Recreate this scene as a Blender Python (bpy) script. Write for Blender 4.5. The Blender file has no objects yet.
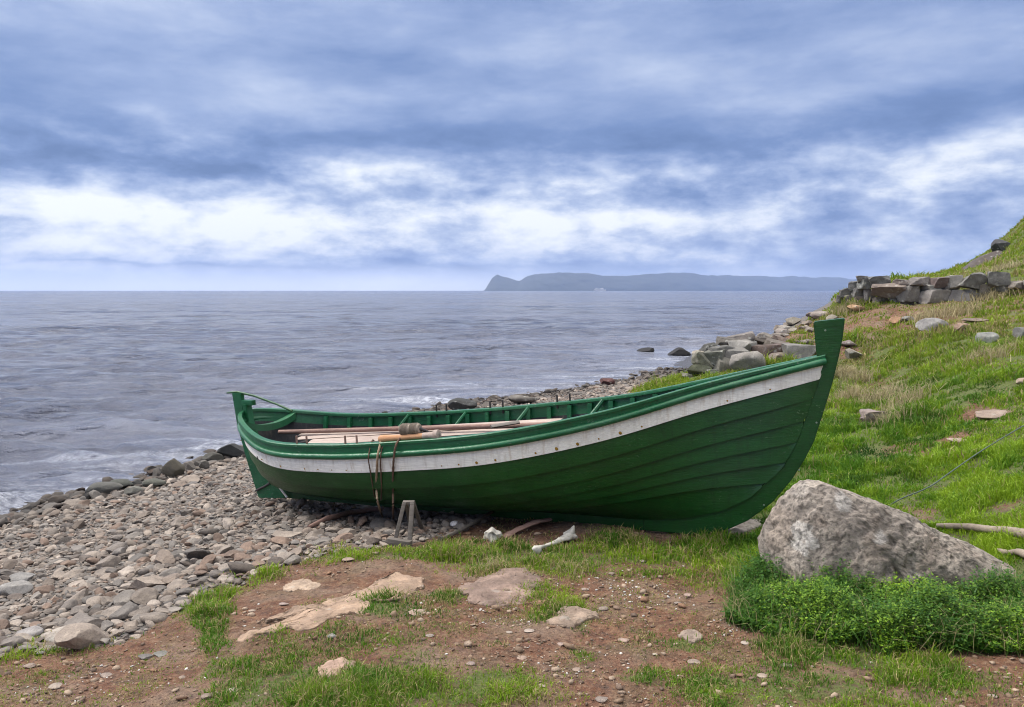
import bpy, bmesh, math, random
import numpy as np
from mathutils import Vector, Matrix

# ------------------------------------------------------------------ camera, world, sun, exposure
SC = bpy.context.scene
COL = SC.collection
F = 800.0; TH = math.atan(63 / 800.0); CAMH = 2.0; SEA = -1.3
cam = bpy.data.cameras.new('camera'); camo = bpy.data.objects.new('camera', cam); COL.objects.link(camo)
cam.sensor_width = 36; cam.lens = 36 * F / 1024; cam.clip_start = 0.05; cam.clip_end = 60000
camo.location = (0, 0, CAMH); camo.rotation_euler = (math.pi / 2 - TH, 0, 0)
SC.camera = camo
SUN_EL, SUN_AZ = math.radians(48), math.radians(-75)      # azimuth from +Y towards +X
sun = bpy.data.lights.new('sun', 'SUN'); suno = bpy.data.objects.new('sun', sun); COL.objects.link(suno)
sun.energy = 1.5; sun.angle = math.radians(10); sun.color = (1, .965, .91)
sdir = Vector((math.sin(SUN_AZ) * math.cos(SUN_EL), math.cos(SUN_AZ) * math.cos(SUN_EL), math.sin(SUN_EL)))
suno.rotation_euler = (-sdir).to_track_quat('-Z', 'Y').to_euler()
SC.view_settings.view_transform = 'Standard'; SC.view_settings.look = 'None'
SC.view_settings.exposure = 1.25; SC.view_settings.gamma = 1.0; SC.view_settings.use_curve_mapping = False
SC.render.engine = 'CYCLES'
SC.cycles.use_denoising = True
SC.cycles.filter_width = 1.05
SC.cycles.max_bounces = 6; SC.cycles.diffuse_bounces = 3; SC.cycles.glossy_bounces = 3
SC.cycles.transmission_bounces = 3; SC.cycles.volume_bounces = 1; SC.cycles.transparent_max_bounces = 6
SC.cycles.sample_clamp_indirect = 6


class NT:
    """small helper around a node tree"""
    def __init__(s, tree): s.t = tree; s.n = tree.nodes; s.l = tree.links
    def new(s, typ, **kw):
        nd = s.n.new(typ)
        for k, v in kw.items(): setattr(nd, k, v)
        return nd
    def put(s, sock, v):
        if isinstance(v, bpy.types.NodeSocket): s.l.new(v, sock)
        elif v is not None:
            if isinstance(v, (tuple, list)) and len(v) == 3 and sock.type == 'RGBA': v = (*v, 1)
            sock.default_value = v
    def math(s, op, a, b=None, c=None, clamp=False):
        nd = s.new('ShaderNodeMath', operation=op, use_clamp=clamp); s.put(nd.inputs[0], a)
        if b is not None: s.put(nd.inputs[1], b)
        if c is not None: s.put(nd.inputs[2], c)
        return nd.outputs[0]
    def mix(s, f, a, b, typ='MIX'):
        nd = s.new('ShaderNodeMix', data_type='RGBA', blend_type=typ)
        s.put(nd.inputs[0], f); s.put(nd.inputs[6], a); s.put(nd.inputs[7], b); return nd.outputs[2]
    def noise(s, vec, scale, detail=4, rough=.55, dist=0., out=0):
        nd = s.new('ShaderNodeTexNoise'); s.put(nd.inputs['Vector'], vec); nd.inputs['Scale'].default_value = scale
        nd.inputs['Detail'].default_value = detail; nd.inputs['Roughness'].default_value = rough
        nd.inputs['Distortion'].default_value = dist; return nd.outputs[out]
    def voro(s, vec, scale, feature='F1', out=0):
        nd = s.new('ShaderNodeTexVoronoi', feature=feature); s.put(nd.inputs['Vector'], vec); nd.inputs['Scale'].default_value = scale
        return nd.outputs[out]
    def ramp(s, f, stops, interp='LINEAR'):
        nd = s.new('ShaderNodeValToRGB'); nd.color_ramp.interpolation = interp; s.put(nd.inputs[0], f)
        e = nd.color_ramp.elements
        while len(e) < len(stops): e.new(.5)
        for q, (p, c) in zip(e, stops):
            q.position = p; q.color = (*c, 1) if len(c) == 3 else c
        return nd.outputs[0]
    def rng(s, v, a, b, c=0., d=1., smooth=False):
        nd = s.new('ShaderNodeMapRange', interpolation_type='SMOOTHSTEP' if smooth else 'LINEAR')
        s.put(nd.inputs[0], v)
        for i, q in enumerate((a, b, c, d)): s.put(nd.inputs[i + 1], q)
        return nd.outputs[0]
    def attr(s, name, out='Fac'): return s.new('ShaderNodeAttribute', attribute_name=name).outputs[out]
    def mapping(s, vec, scale=(1, 1, 1), rot=(0, 0, 0), loc=(0, 0, 0)):
        nd = s.new('ShaderNodeMapping'); s.put(nd.inputs[0], vec)
        nd.inputs['Scale'].default_value = scale; nd.inputs['Rotation'].default_value = rot; nd.inputs['Location'].default_value = loc
        return nd.outputs[0]


def build_world():
    w = bpy.data.worlds.new('World'); SC.world = w; w.use_nodes = True
    T = NT(w.node_tree); T.n.clear()
    sky = T.new('ShaderNodeTexSky', sky_type='NISHITA', sun_disc=False)
    sky.sun_elevation = SUN_EL; sky.sun_rotation = SUN_AZ
    sky.altitude = 0; sky.air_density = 1.2; sky.dust_density = 1.5
    g = T.new('ShaderNodeTexCoord').outputs['Generated']
    sep = T.new('ShaderNodeSeparateXYZ'); T.l.new(g, sep.inputs[0]); X, Y, Z = sep.outputs
    DEG = 57.29578
    az = T.math('MULTIPLY', T.math('ARCTAN2', X, Y), DEG)
    el = T.math('MULTIPLY', T.math('ARCSINE', Z), DEG)
    # warp for organic edges
    cmb = T.new('ShaderNodeCombineXYZ'); T.put(cmb.inputs[0], T.math('MULTIPLY', az, .045)); T.put(cmb.inputs[1], T.math('MULTIPLY', el, .14))
    base = cmb.outputs[0]
    wn = T.noise(base, 1.6, 5, .6, 0, 1)
    ws = T.new('ShaderNodeSeparateColor'); T.l.new(wn, ws.inputs[0])
    azw = T.math('ADD', az, T.math('MULTIPLY', T.math('SUBTRACT', ws.outputs[0], .5), 13.))
    elw = T.math('ADD', el, T.math('MULTIPLY', T.math('SUBTRACT', ws.outputs[1], .5), 3.6))
    # flattened cloud-deck coordinates
    zz = T.math('ADD', T.math('MAXIMUM', Z, 0), .16)
    c2 = T.new('ShaderNodeCombineXYZ'); T.put(c2.inputs[0], T.math('DIVIDE', X, zz)); T.put(c2.inputs[1], T.math('DIVIDE', Y, zz)); T.put(c2.inputs[2], Z)
    n1 = T.noise(c2.outputs[0], 1.15, 9, .54, .1)
    n2 = T.noise(base, 2.1, 12, .62, .12)
    c3 = T.new('ShaderNodeCombineXYZ'); T.put(c3.inputs[0], T.math('MULTIPLY', az, .085)); T.put(c3.inputs[1], T.math('MULTIPLY', el, .19)); T.put(c3.inputs[2], 3.3)
    n3 = T.noise(c3.outputs[0], 2.9, 11, .60, .1)
    low = T.rng(el, 13, 7, 0, 1, True); mid_ = T.math('MULTIPLY', low, T.rng(el, .8, 2.2, 0, 1, True))
    v = T.math('ADD', T.math('ADD', .395, T.math('MULTIPLY', mid_, .09)), T.math('MULTIPLY', T.math('MULTIPLY', T.math('SUBTRACT', n1, .5), T.math('SUBTRACT', 1.0, T.math('MULTIPLY', low, .75))), .62))
    v = T.math('ADD', v, T.math('MULTIPLY', T.math('SUBTRACT', n2, .5), .62))
    v = T.math('ADD', v, T.math('MULTIPLY', T.math('MULTIPLY', T.math('SUBTRACT', n3, .5), low), 1.5))

    def blob(px, py, rx, ry, amp):
        nonlocal v
        a0 = math.degrees(math.atan((px - 512) / F)); e0 = math.degrees(math.atan((290.5 - py) / F))
        ra, re = rx / F * DEG, ry / F * DEG
        a = T.math('DIVIDE', T.math('SUBTRACT', azw, a0), ra); e = T.math('DIVIDE', T.math('SUBTRACT', elw, e0), re)
        q = T.math('ADD', T.math('MULTIPLY', a, a), T.math('MULTIPLY', e, e))
        v = T.math('ADD', v, T.math('MULTIPLY', T.math('EXPONENT', T.math('MULTIPLY', q, -1)), amp * (.74 if amp > 0 else 1.)))
    for B in BLOBS: blob(*B)
    col = T.ramp(v, [(.0, (.085, .145, .31)), (.22, (.138, .212, .41)), (.42, (.252, .328, .525)), (.60, (.41, .478, .64)), (.76, (.60, .645, .74)), (.98, (.80, .82, .86))])
    hz = T.math('MULTIPLY', T.rng(el, 2.3, .1, 0, .8, True), T.rng(az, 12, -8, .45, 1, True))
    col = T.mix(hz, col, (1.12, 1.10, 1.02))
    # the cloud deck is thinner and brighter overhead
    up = T.rng(el, 24, 50, 0., 1, True)
    col = T.mix(T.math('MULTIPLY', up, .88), col, (.80, .775, .73))
    sc = T.math('MULTIPLY', T.math('ADD', 1, T.math('MULTIPLY', up, UPB - 1)), 10.0)
    col = T.mix(1., col, sc, 'MULTIPLY')
    fin = T.mix(.93, sky.outputs[0], col)
    bg = T.new('ShaderNodeBackground'); T.put(bg.inputs[0], fin); bg.inputs[1].default_value = .057
    out = T.new('ShaderNodeOutputWorld'); T.l.new(bg.outputs[0], out.inputs[0])


UPB = 2.7
BLOBS = [  # cloud masses: bearing, elevation (as the photograph shows them), extent, brightness
    (50, 178, 170, 26, -.36), (235, 180, 60, 8, -.26), (290, 145, 200, 14, -.16), (-20, 110, 170, 46, -.14), (420, 148, 140, 14, -.12),
    (640, 142, 190, 26, -.20), (800, 150, 120, 18, -.20), (940, 128, 120, 14, -.22), (250, 75, 160, 20, -.08), (960, 25, 190, 40, -.12), (330, 195, 50, 7, -.14), (690, 200, 60, 18, -.16), (490, 190, 30, 10, -.1),
    (150, 130, 26, 8, .20), (190, 144, 60, 7, .30), (210, 192, 40, 8, .26), (20, 212, 90, 14, .34), (150, 228, 150, 18, .46), (270, 232, 150, 15, .42),
    (380, 180, 110, 20, .22), (430, 222, 110, 14, .30), (490, 212, 50, 12, .30), (570, 186, 60, 12, .36), (545, 228, 80, 16, .42), (640, 222, 90, 14, .34), (690, 228, 60, 9, .26),
    (745, 208, 50, 9, .20), (960, 165, 110, 11, .44), (990, 192, 80, 10, .36), (870, 195, 70, 10, .14), (800, 112, 110, 12, .22), (720, 85, 110, 22, .14), (560, 60, 90, 26, .12), (330, 92, 80, 12, .14),
    (470, 25, 160, 24, .08), (120, 20, 170, 26, .20), (60, 60, 110, 14, .10), (300, 252, 300, 14, .15), (90, 256, 170, 12, .16), (580, 250, 180, 12, .16), (860, 240, 160, 16, .05), (690, 262, 200, 5, -.06), (420, 265, 150, 3, -.20), (170, 266, 120, 2.0, -.20), (280, 256, 60, 3, .12), (130, 277, 260, 6, .20),
]
build_world()

# ------------------------------------------------------------------ numeric helpers
CT, ST = math.cos(TH), math.sin(TH)


def ray(px, py):
    a = (px - 512) / F; b = -(py - 353.5) / F
    return np.array([a, CT + b * ST, -ST + b * CT])


def at(px, py, y=None, z=None):
    r = ray(px, py); t = y / r[1] if y is not None else (z - CAMH) / r[2]
    return np.array([0, 0, CAMH]) + r * t


def _hash(ix, iy, iz, seed):
    h = (ix.astype(np.uint32) * np.uint32(374761393) + iy.astype(np.uint32) * np.uint32(668265263) + iz.astype(np.uint32) * np.uint32(2147483647) + np.uint32(seed * 974711 & 0xffffffff))
    h = (h ^ (h >> np.uint32(13))) * np.uint32(1274126177)
    h = (h ^ (h >> np.uint32(16))) * np.uint32(2246822519)
    return ((h ^ (h >> np.uint32(15))) & np.uint32(0xffffff)).astype(np.float64) / 0xffffff


def vnoise(x, y, z=None, seed=0):
    x = np.asarray(x, float); y = np.asarray(y, float); z = np.zeros_like(x) if z is None else np.asarray(z, float)
    xi, yi, zi = np.floor(x), np.floor(y), np.floor(z); fx, fy, fz = x - xi, y - yi, z - zi
    fx, fy, fz = (f * f * f * (f * (f * 6 - 15) + 10) for f in (fx, fy, fz))
    xi, yi, zi = xi.astype(np.int64), yi.astype(np.int64), zi.astype(np.int64)
    r = 0
    for dx in (0, 1):
        for dy in (0, 1):
            for dz in (0, 1):
                w = (fx if dx else 1 - fx) * (fy if dy else 1 - fy) * (fz if dz else 1 - fz)
                r = r + w * _hash(xi + dx, yi + dy, zi + dz, seed)
    return r * 2 - 1


def fbm(x, y, z=None, oct=4, seed=0, gain=.5):
    r, a, f = 0, 1., 1.
    for i in range(oct):
        r = r + a * vnoise(np.asarray(x) * f + 17.3 * i, np.asarray(y) * f - 9.1 * i, None if z is None else np.asarray(z) * f, seed + i)
        a *= gain; f *= 2.03
    return r


def smooth(a, b, x):
    t = np.clip((np.asarray(x, float) - a) / (b - a), 0, 1); return t * t * (3 - 2 * t)


# ------------------------------------------------------------------ terrain height
SHORE_PX = [(-260, 640), (-120, 560), (0, 520), (60, 499), (120, 483), (170, 470), (240, 449), (340, 424), (450, 406), (540, 394), (610, 383), (660, 370), (715, 350)]
CP = []


def cz(px, py, z): CP.append(at(px, py, z=z))
def cd(px, py, d): CP.append(at(px, py, y=d))
def cw(x, y, z): CP.append(np.array([x, y, z]))


for p in SHORE_PX:
    s_ = at(*p, z=SEA); CP.append(s_)
    CP.append(np.array([s_[0] * 1.35, s_[1] * 1.35, -2.0])); CP.append(np.array([s_[0] * 4, s_[1] * 4, -3.2]))
for p in [(-250, 720, -.05), (20, 705, 0.02), (256, 705, .05), (512, 705, .08), (768, 705, .1), (1000, 705, .14), (1250, 705, .35),
          (0, 655, -.08), (130, 638, -.03), (215, 592, -.05), (0, 600, -.38), (100, 560, -.5), (60, 540, -.85), (150, 510, -.8),
          (300, 555, -.06), (380, 546, -.06), (240, 535, -.25), (275, 502, -.28), (230, 480, -.75), (360, 527, -.17),
          (430, 540, -.05), (560, 540, -.04), (690, 536, -.05), (500, 600, .02), (760, 600, .03), (900, 640, .08), (1020, 640, .14),
          (775, 560, .03), (900, 560, .10), (1000, 560, .20),
          (1024, 530, .34), (900, 520, .17), (800, 520, .03), (1200, 500, .8), (1024, 437, .62), (920, 450, .33), (1024, 400, .78), (920, 400, .58), (840, 420, .28),
          (1024, 350, 1.18), (940, 350, 1.02), (860, 360, .72)]:
    cz(*p)
for p in [(1024, 305, 15.5), (930, 310, 16.6), (870, 313, 17.2), (843, 310, 18.3), (800, 363, 14.9), (800, 322, 21), (755, 374, 14.9), (762, 340, 19), (722, 378, 15), (735, 360, 18), (700, 380, 15.3), (665, 384, 17), (640, 392, 17),
          (900, 281, 22), (960, 274, 25), (1000, 255, 28), (1024, 226, 30), (1150, 120, 32), (1150, 260, 16), (840, 300, 23), (1300, 150, 30),
          (1024, 224, 42), (960, 274, 40), (900, 285, 38)]:
    cd(*p)
cw(-.5, 9.6, -.28); cw(1.2, 8.3, -.03); cw(-2.4, 10, -.45); cw(.8, 12, -.35); cw(2.6, 10, .1); cw(2, 15, -.45)
for p, d, z in [(835, 38, -.3), (835, 80, -2.5), (790, 26, -.4), (790, 60, -2.5), (745, 22, -.6), (720, 45, -2.), (870, 60, 0), (900, 110, -2.5), (1024, 120, 5), (1300, 120, 25), (1150, 60, 12)]:
    r = ray(p, 290); cw(r[0] * d / r[1], d, z)
for a in (-.9, -.45, 0, .45, .9): cw(2.0 * math.sin(a), 2.0 * math.cos(a), .1 + .12 * max(a, -.3)); cw(.9 * math.sin(a), .9 * math.cos(a), .13)
CP = np.array(CP)


def _pol(x, y):
    a = np.arctan2(x, y); a = np.sign(a) * np.where(np.abs(a) > .72, .72 + .25 * np.tanh((np.abs(a) - .72) / .25), np.abs(a))
    return np.stack([a * 4.0, np.log(np.maximum(np.hypot(x, y), .8))], -1)


_cpp = _pol(CP[:, 0], CP[:, 1])


def _U(r2): return r2 * np.log(r2 + 1e-12)


def _solve():
    n = len(CP); d2 = ((_cpp[:, None] - _cpp[None]) ** 2).sum(-1)
    A = np.zeros((n + 3, n + 3)); A[:n, :n] = _U(d2) + np.eye(n) * .004
    P = np.concatenate([np.ones((n, 1)), _cpp], 1); A[:n, n:] = P; A[n:, :n] = P.T
    return np.linalg.solve(A, np.concatenate([CP[:, 2], np.zeros(3)]))


_W = _solve()


def H0(x, y):
    x = np.asarray(x, float); y = np.asarray(y, float); sh = x.shape
    q = _pol(x.ravel(), y.ravel()); out = np.empty(len(q))
    for i in range(0, len(q), 40000):
        k = q[i:i + 40000]; d2 = ((k[:, None] - _cpp[None]) ** 2).sum(-1)
        out[i:i + 40000] = _U(d2) @ _W[:len(CP)] + _W[len(CP)] + k @ _W[len(CP) + 1:]
    return out.reshape(sh)


def inpoly(x, y, poly):
    x = np.asarray(x, float); y = np.asarray(y, float); c = np.zeros(x.shape, bool); n = len(poly)
    for i in range(n):
        x0, y0 = poly[i]; x1, y1 = poly[i - 1]
        if y0 == y1: continue
        c ^= ((y0 > y) != (y1 > y)) & (x < (x1 - x0) * (y - y0) / (y1 - y0) + x0)
    return c


def hit(px, py, hf=None):
    """where the sight line of a pixel meets the ground"""
    hf = hf or H0
    r = ray(px, py); d = np.exp(np.linspace(math.log(2.5), math.log(120), 500)); P = np.array([0, 0, CAMH])[None] + r[None] * (d / r[1])[:, None]
    e = P[:, 2] - hf(P[:, 0], P[:, 1]); k = np.where(e <= 0)[0]
    if len(k) == 0 or k[0] == 0: return P[-1 if len(k) == 0 else 0]
    k = k[0]; f = e[k - 1] / (e[k - 1] - e[k]); p = P[k - 1] + (P[k] - P[k - 1]) * f
    return p


def gpoly(pts): return [tuple((hit(*p) if len(p) == 2 else np.array(p[:2]))[:2]) for p in pts]


HILL = gpoly([(1250, 640), (1000, 615), (735, 606), (752, 566), (700, 522), (660, 455), (624, 402), (632, 391), (688, 376), (712, 366), (758, 345), (792, 329), (836, 304)]) + [(10.5, 27), (22, 60), (120, 120), (120, 3)]
_edge = gpoly([(-260, 690), (-60, 668), (0, 655), (60, 649), (130, 642), (172, 616), (212, 594), (262, 572), (320, 556), (385, 548), (420, 540)])
_far = [(.4, 7.9), (1.0, 8.6), (1.9, 11)] + gpoly([(624, 402), (634, 391), (688, 376)]) + [(8, 24), (11, 40), (40, 120)]
BEACH = _edge + _far + [(-200, 120), (-200, 2)]
PATCH = []      # foreground grass: (x, y, semi-axis across, semi-axis along sight, density, height)
for px, py, rx, ry, de, h in [
    (380, 556, 30, 7, .8, .05), (410, 555, 26, 6, .9, .05), (455, 553, 40, 11, 1, .08), (500, 558, 45, 13, 1, .075), (560, 558, 55, 12, 1, .07), (640, 553, 60, 14, 1, .085), (715, 552, 55, 18, 1, .075), (760, 575, 35, 24, 1, .09), (610, 570, 120, 8, .6, .05),
    (345, 553, 38, 8, .8, .06), (255, 576, 28, 8, .8, .07), (213, 602, 18, 16, 1.1, .07), (207, 632, 20, 24, .75, .045), (218, 668, 36, 24, .7, .04), (290, 690, 80, 24, .9, .05), (345, 688, 60, 24, 1, .06),
    (378, 612, 34, 13, 1, .06), (375, 655, 65, 30, .45, .04), (300, 640, 40, 14, .55, .04), (455, 599, 22, 8, 1, .05), (475, 693, 75, 22, .9, .05), (420, 690, 50, 26, .8, .05), (560, 612, 22, 20, .7, .05), (548, 590, 25, 10, .5, .04),
    (590, 656, 20, 9, .7, .04), (672, 642, 36, 14, .8, .05), (640, 677, 26, 11, .8, .05), (725, 692, 80, 18, .8, .04), (830, 692, 120, 22, .8, .05), (960, 690, 60, 16, .6, .05), (700, 585, 50, 12, .35, .04), (620, 600, 60, 14, .25, .03), (885, 668, 130, 14, .9, .06),
    (20, 646, 44, 12, .9, .06), (108, 641, 26, 8, .8, .05), (60, 668, 60, 10, .3, .03), (150, 660, 40, 14, .25, .03), (130, 690, 70, 12, .2, .03), (440, 640, 60, 14, .25, .03), (280, 662, 60, 20, .5, .04)]:
    c = hit(px, py); l = hit(px - rx, py); f_ = hit(px, py - ry)
    PATCH.append((c[0], c[1], np.hypot(*(c - l)[:2]), np.hypot(*(f_ - c)[:2]), de, h))
BARE = []
for px, py, rx, ry, a in [(925, 512, 22, 5, .45), (870, 416, 16, 11, .6), (905, 448, 22, 9, .55), (1005, 508, 18, 5, .4), (985, 415, 26, 8, .9), (962, 440, 16, 4, .9), (852, 352, 14, 8, .8), (900, 322, 60, 6, .4), (740, 536, 30, 6, .6), (925, 455, 10, 8, .6), (800, 332, 30, 10, .6), (970, 325, 40, 5, .5), (870, 395, 30, 12, .3)]:
    c = hit(px, py); l = hit(px - rx, py); f_ = hit(px, py - ry)
    BARE.append((c[0], c[1], np.hypot(*(c - l)[:2]), np.hypot(*(f_ - c)[:2]), a, 0))


def ell(x, y, lst):
    """largest ellipse weight at x, y and the height that goes with it"""
    best = np.zeros_like(x); hh = np.full_like(x, .04)
    ca = np.arctan2(x, y)
    for cx, cy, rx, ry, de, h in lst:
        a = math.atan2(cx, cy); ux, uy = math.cos(a), -math.sin(a)
        dx, dy = x - cx, y - cy; u = (dx * ux + dy * uy) / rx; v = (-dx * uy + dy * ux) / ry
        w = de * smooth(1.45, .35, np.sqrt(u * u + v * v)); m = w > best; best = np.where(m, w, best); hh = np.where(m, h, hh)
    return best, hh


def masks(x, y):
    wx = x + .10 * fbm(x * 2.2, y * 2.2, oct=3, seed=5); wy = y + .10 * fbm(x * 2.2, y * 2.2, oct=3, seed=9)
    hill = inpoly(wx, wy, HILL).astype(float); beach = inpoly(wx, wy, BEACH).astype(float)
    g, h = ell(wx, wy, PATCH); b, _ = ell(wx, wy, BARE)
    dd = np.hypot(x, y)
    hillh = .052 + .032 * fbm(x * 1.3, y * 1.3, oct=2, seed=21)
    grass = np.maximum(hill * (1 - b), g * (1 - beach * .7)); hgt = np.where(hill > .5, hillh, h * .85)
    beach = np.maximum(beach, smooth(9.5, 10.5, dd) * (1 - hill)); return grass, beach * (1 - hill), hill, hgt


def H(x, y):
    x = np.asarray(x, float); y = np.asarray(y, float)
    z = H0(x, y); d = np.hypot(x, y)
    hill = inpoly(x, y, HILL).astype(float)
    amp = .018 + .03 * hill * smooth(6, 12, d)
    return z + amp * fbm(x * 1.7, y * 1.7, oct=4, seed=3) + .006 * fbm(x * 11, y * 11, oct=3, seed=31) + .05 * hill * smooth(9, 20, d) * fbm(x * .5, y * .5, oct=2, seed=41) + .035 * hill * smooth(5.2, 8, d) * np.abs(fbm(x * 1.1, y * 1.1, oct=2, seed=43)) + .012 * (1 - hill) * fbm(x * 5, y * 5, oct=3, seed=45)


# ------------------------------------------------------------------ object helpers
def mesh(name, V, Fs, mats, smooth_=True, attrs=None, matidx=None):
    """V (n,3); Fs list of index arrays (m,k)"""
    me = bpy.data.meshes.new(name); V = np.asarray(V, np.float32)
    Fs = [np.asarray(f, np.int32) for f in (Fs if isinstance(Fs, list) else [Fs]) if len(f)]
    lt = np.concatenate([np.full(len(f), f.shape[1], np.int32) for f in Fs]); li = np.concatenate([f.ravel() for f in Fs])
    ls = np.concatenate([[0], np.cumsum(lt)[:-1]]).astype(np.int32)
    me.vertices.add(len(V)); me.vertices.foreach_set('co', V.ravel())
    me.loops.add(len(li)); me.loops.foreach_set('vertex_index', li)
    me.polygons.add(len(lt)); me.polygons.foreach_set('loop_start', ls); me.polygons.foreach_set('loop_total', lt)
    if matidx is not None: me.polygons.foreach_set('material_index', np.asarray(matidx, np.int32))
    me.update(calc_edges=True); me.validate()
    me.polygons.foreach_set('use_smooth', np.full(len(me.polygons), bool(smooth_)))
    for m in (mats if isinstance(mats, (list, tuple)) else [mats]): me.materials.append(m)
    for k, a in (attrs or {}).items():
        a = np.asarray(a, np.float32)
        if a.ndim == 1:
            t = me.attributes.new(k, 'FLOAT', 'POINT'); t.data.foreach_set('value', a)
        else:
            t = me.attributes.new(k, 'FLOAT_COLOR', 'POINT'); t.data.foreach_set('color', np.concatenate([a, np.ones((len(a), 1), np.float32)], 1).ravel())
    return me


def put(name, me, parent=None, loc=None, label=None, cat=None, group=None, kind=None, mat4=None):
    o = bpy.data.objects.new(name, me); COL.objects.link(o)
    if loc is not None: o.location = loc
    if mat4 is not None: o.matrix_world = mat4
    if parent: o.parent = parent
    if label: o['label'] = label
    if cat: o['category'] = cat
    if group: o['group'] = group
    if kind: o['kind'] = kind
    return o


class MB:
    """collects geometry of one mesh"""
    def __init__(s): s.V = []; s.F3 = []; s.F4 = []; s.m3 = []; s.m4 = []; s.n = 0
    def add(s, V, F, m=0):
        V = np.asarray(V, float); F = np.asarray(F, int)
        if len(F) == 0: return
        (s.F3 if F.shape[1] == 3 else s.F4).append(F + s.n); (s.m3 if F.shape[1] == 3 else s.m4).append(np.full(len(F), m)); s.V.append(V); s.n += len(V)
    def grid(s, G, m=0, flip=False, closed=False):
        """G (r,c,3)"""
        G = np.asarray(G, float); r, c = G.shape[:2]; idx = np.arange(r * c).reshape(r, c)
        if closed: idx = np.concatenate([idx, idx[:, :1]], 1)
        f = np.stack([idx[:-1, :-1], idx[:-1, 1:], idx[1:, 1:], idx[1:, :-1]], -1).reshape(-1, 4)
        s.add(G.reshape(-1, 3), f[:, ::-1] if flip else f, m)
    def tube(s, P, R, seg=10, m=0, cap=True, flat=None):
        P = np.asarray(P, float); n = len(P); R = np.broadcast_to(np.asarray(R, float), (n,))
        T = np.gradient(P, axis=0); T /= np.linalg.norm(T, axis=1)[:, None] + 1e-12
        up = np.array([0, 0, 1.]) if abs(T[:, 2]).mean() < .8 else np.array([1., 0, 0])
        A = np.cross(T, up); A /= np.linalg.norm(A, axis=1)[:, None] + 1e-12; B = np.cross(A, T)
        th = np.linspace(0, 2 * np.pi, seg, endpoint=False)
        G = P[:, None] + (A[:, None] * np.cos(th)[None, :, None] + B[:, None] * np.sin(th)[None, :, None] * (flat or 1)) * R[:, None, None]
        s.grid(G, m, closed=True)
        if cap:
            for k, fl in ((0, True), (n - 1, False)):
                V = np.concatenate([G[k], P[k:k + 1]]); i = np.arange(seg); f = np.stack([i, (i + 1) % seg, np.full(seg, seg)], -1)
                s.add(V, f[:, ::-1] if fl else f, m)
    def box(s, c, h, M=None, m=0, bev=.12):
        """box with chamfered edges: centre, half sizes, 3x3 rotation"""
        bm = bmesh.new(); bmesh.ops.create_cube(bm, size=2)
        for v in bm.verts: v.co = Vector((v.co.x * h[0], v.co.y * h[1], v.co.z * h[2]))
        bmesh.ops.bevel(bm, geom=bm.edges[:], offset=min(h) * bev * 2, segments=2, affect='EDGES', profile=.6)
        bmesh.ops.triangulate(bm, faces=bm.faces[:]); bm.verts.ensure_lookup_table()
        V = np.array([v.co[:] for v in bm.verts]); Fc = np.array([[v.index for v in f.verts] for f in bm.faces]); bm.free()
        if M is not None: V = V @ np.asarray(M).T
        s.add(V + np.asarray(c), Fc, m)
    def plate(s, poly, y0, y1, bev=.008, m=0):
        """outline in x,z extruded along y"""
        bm = bmesh.new(); vs = [bm.verts.new((p[0], y0, p[1])) for p in poly]; f = bm.faces.new(vs)
        r = bmesh.ops.extrude_face_region(bm, geom=[f]); nv = [g for g in r['geom'] if isinstance(g, bmesh.types.BMVert)]
        bmesh.ops.translate(bm, verts=nv, vec=(0, y1 - y0, 0)); bmesh.ops.recalc_face_normals(bm, faces=bm.faces[:])
        ed = [e for e in bm.edges if len(e.link_faces) == 2 and e.calc_face_angle(0) > .7]
        bmesh.ops.bevel(bm, geom=ed, offset=bev, segments=2, affect='EDGES')
        bmesh.ops.triangulate(bm, faces=bm.faces[:]); bm.verts.index_update()
        V = np.array([v.co[:] for v in bm.verts]); Fc = np.array([[v.index for v in f.verts] for f in bm.faces]); bm.free(); s.add(V, Fc, m)
    def mesh(s, name, mats, smooth_=True, attrs=None, angle=None):
        Fs = []; mi = []
        if s.F3: Fs.append(np.concatenate(s.F3)); mi.append(np.concatenate(s.m3))
        if s.F4: Fs.append(np.concatenate(s.F4)); mi.append(np.concatenate(s.m4))
        me = mesh(name, np.concatenate(s.V), Fs, mats, smooth_, attrs, np.concatenate(mi))
        if angle:
            me.set_sharp_from_angle(angle=math.radians(angle))
        return me
    def build(s, name, mats, parent=None, smooth_=True, angle=40, **kw): return put(name, s.mesh(name, mats, smooth_, angle=angle), parent, **kw)


# ------------------------------------------------------------------ materials
def material(name):
    m = bpy.data.materials.new(name); m.use_nodes = True; T = NT(m.node_tree); T.n.clear()
    b = T.new('ShaderNodeBsdfPrincipled'); o = T.new('ShaderNodeOutputMaterial'); T.l.new(b.outputs[0], o.inputs[0])
    return m, T, b, o


def bump(T, b, h, strength=.4, dist=.02):
    n = T.new('ShaderNodeBump'); n.inputs['Strength'].default_value = strength; n.inputs['Distance'].default_value = dist
    T.put(n.inputs['Height'], h); T.l.new(n.outputs[0], b.inputs['Normal'])


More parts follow.
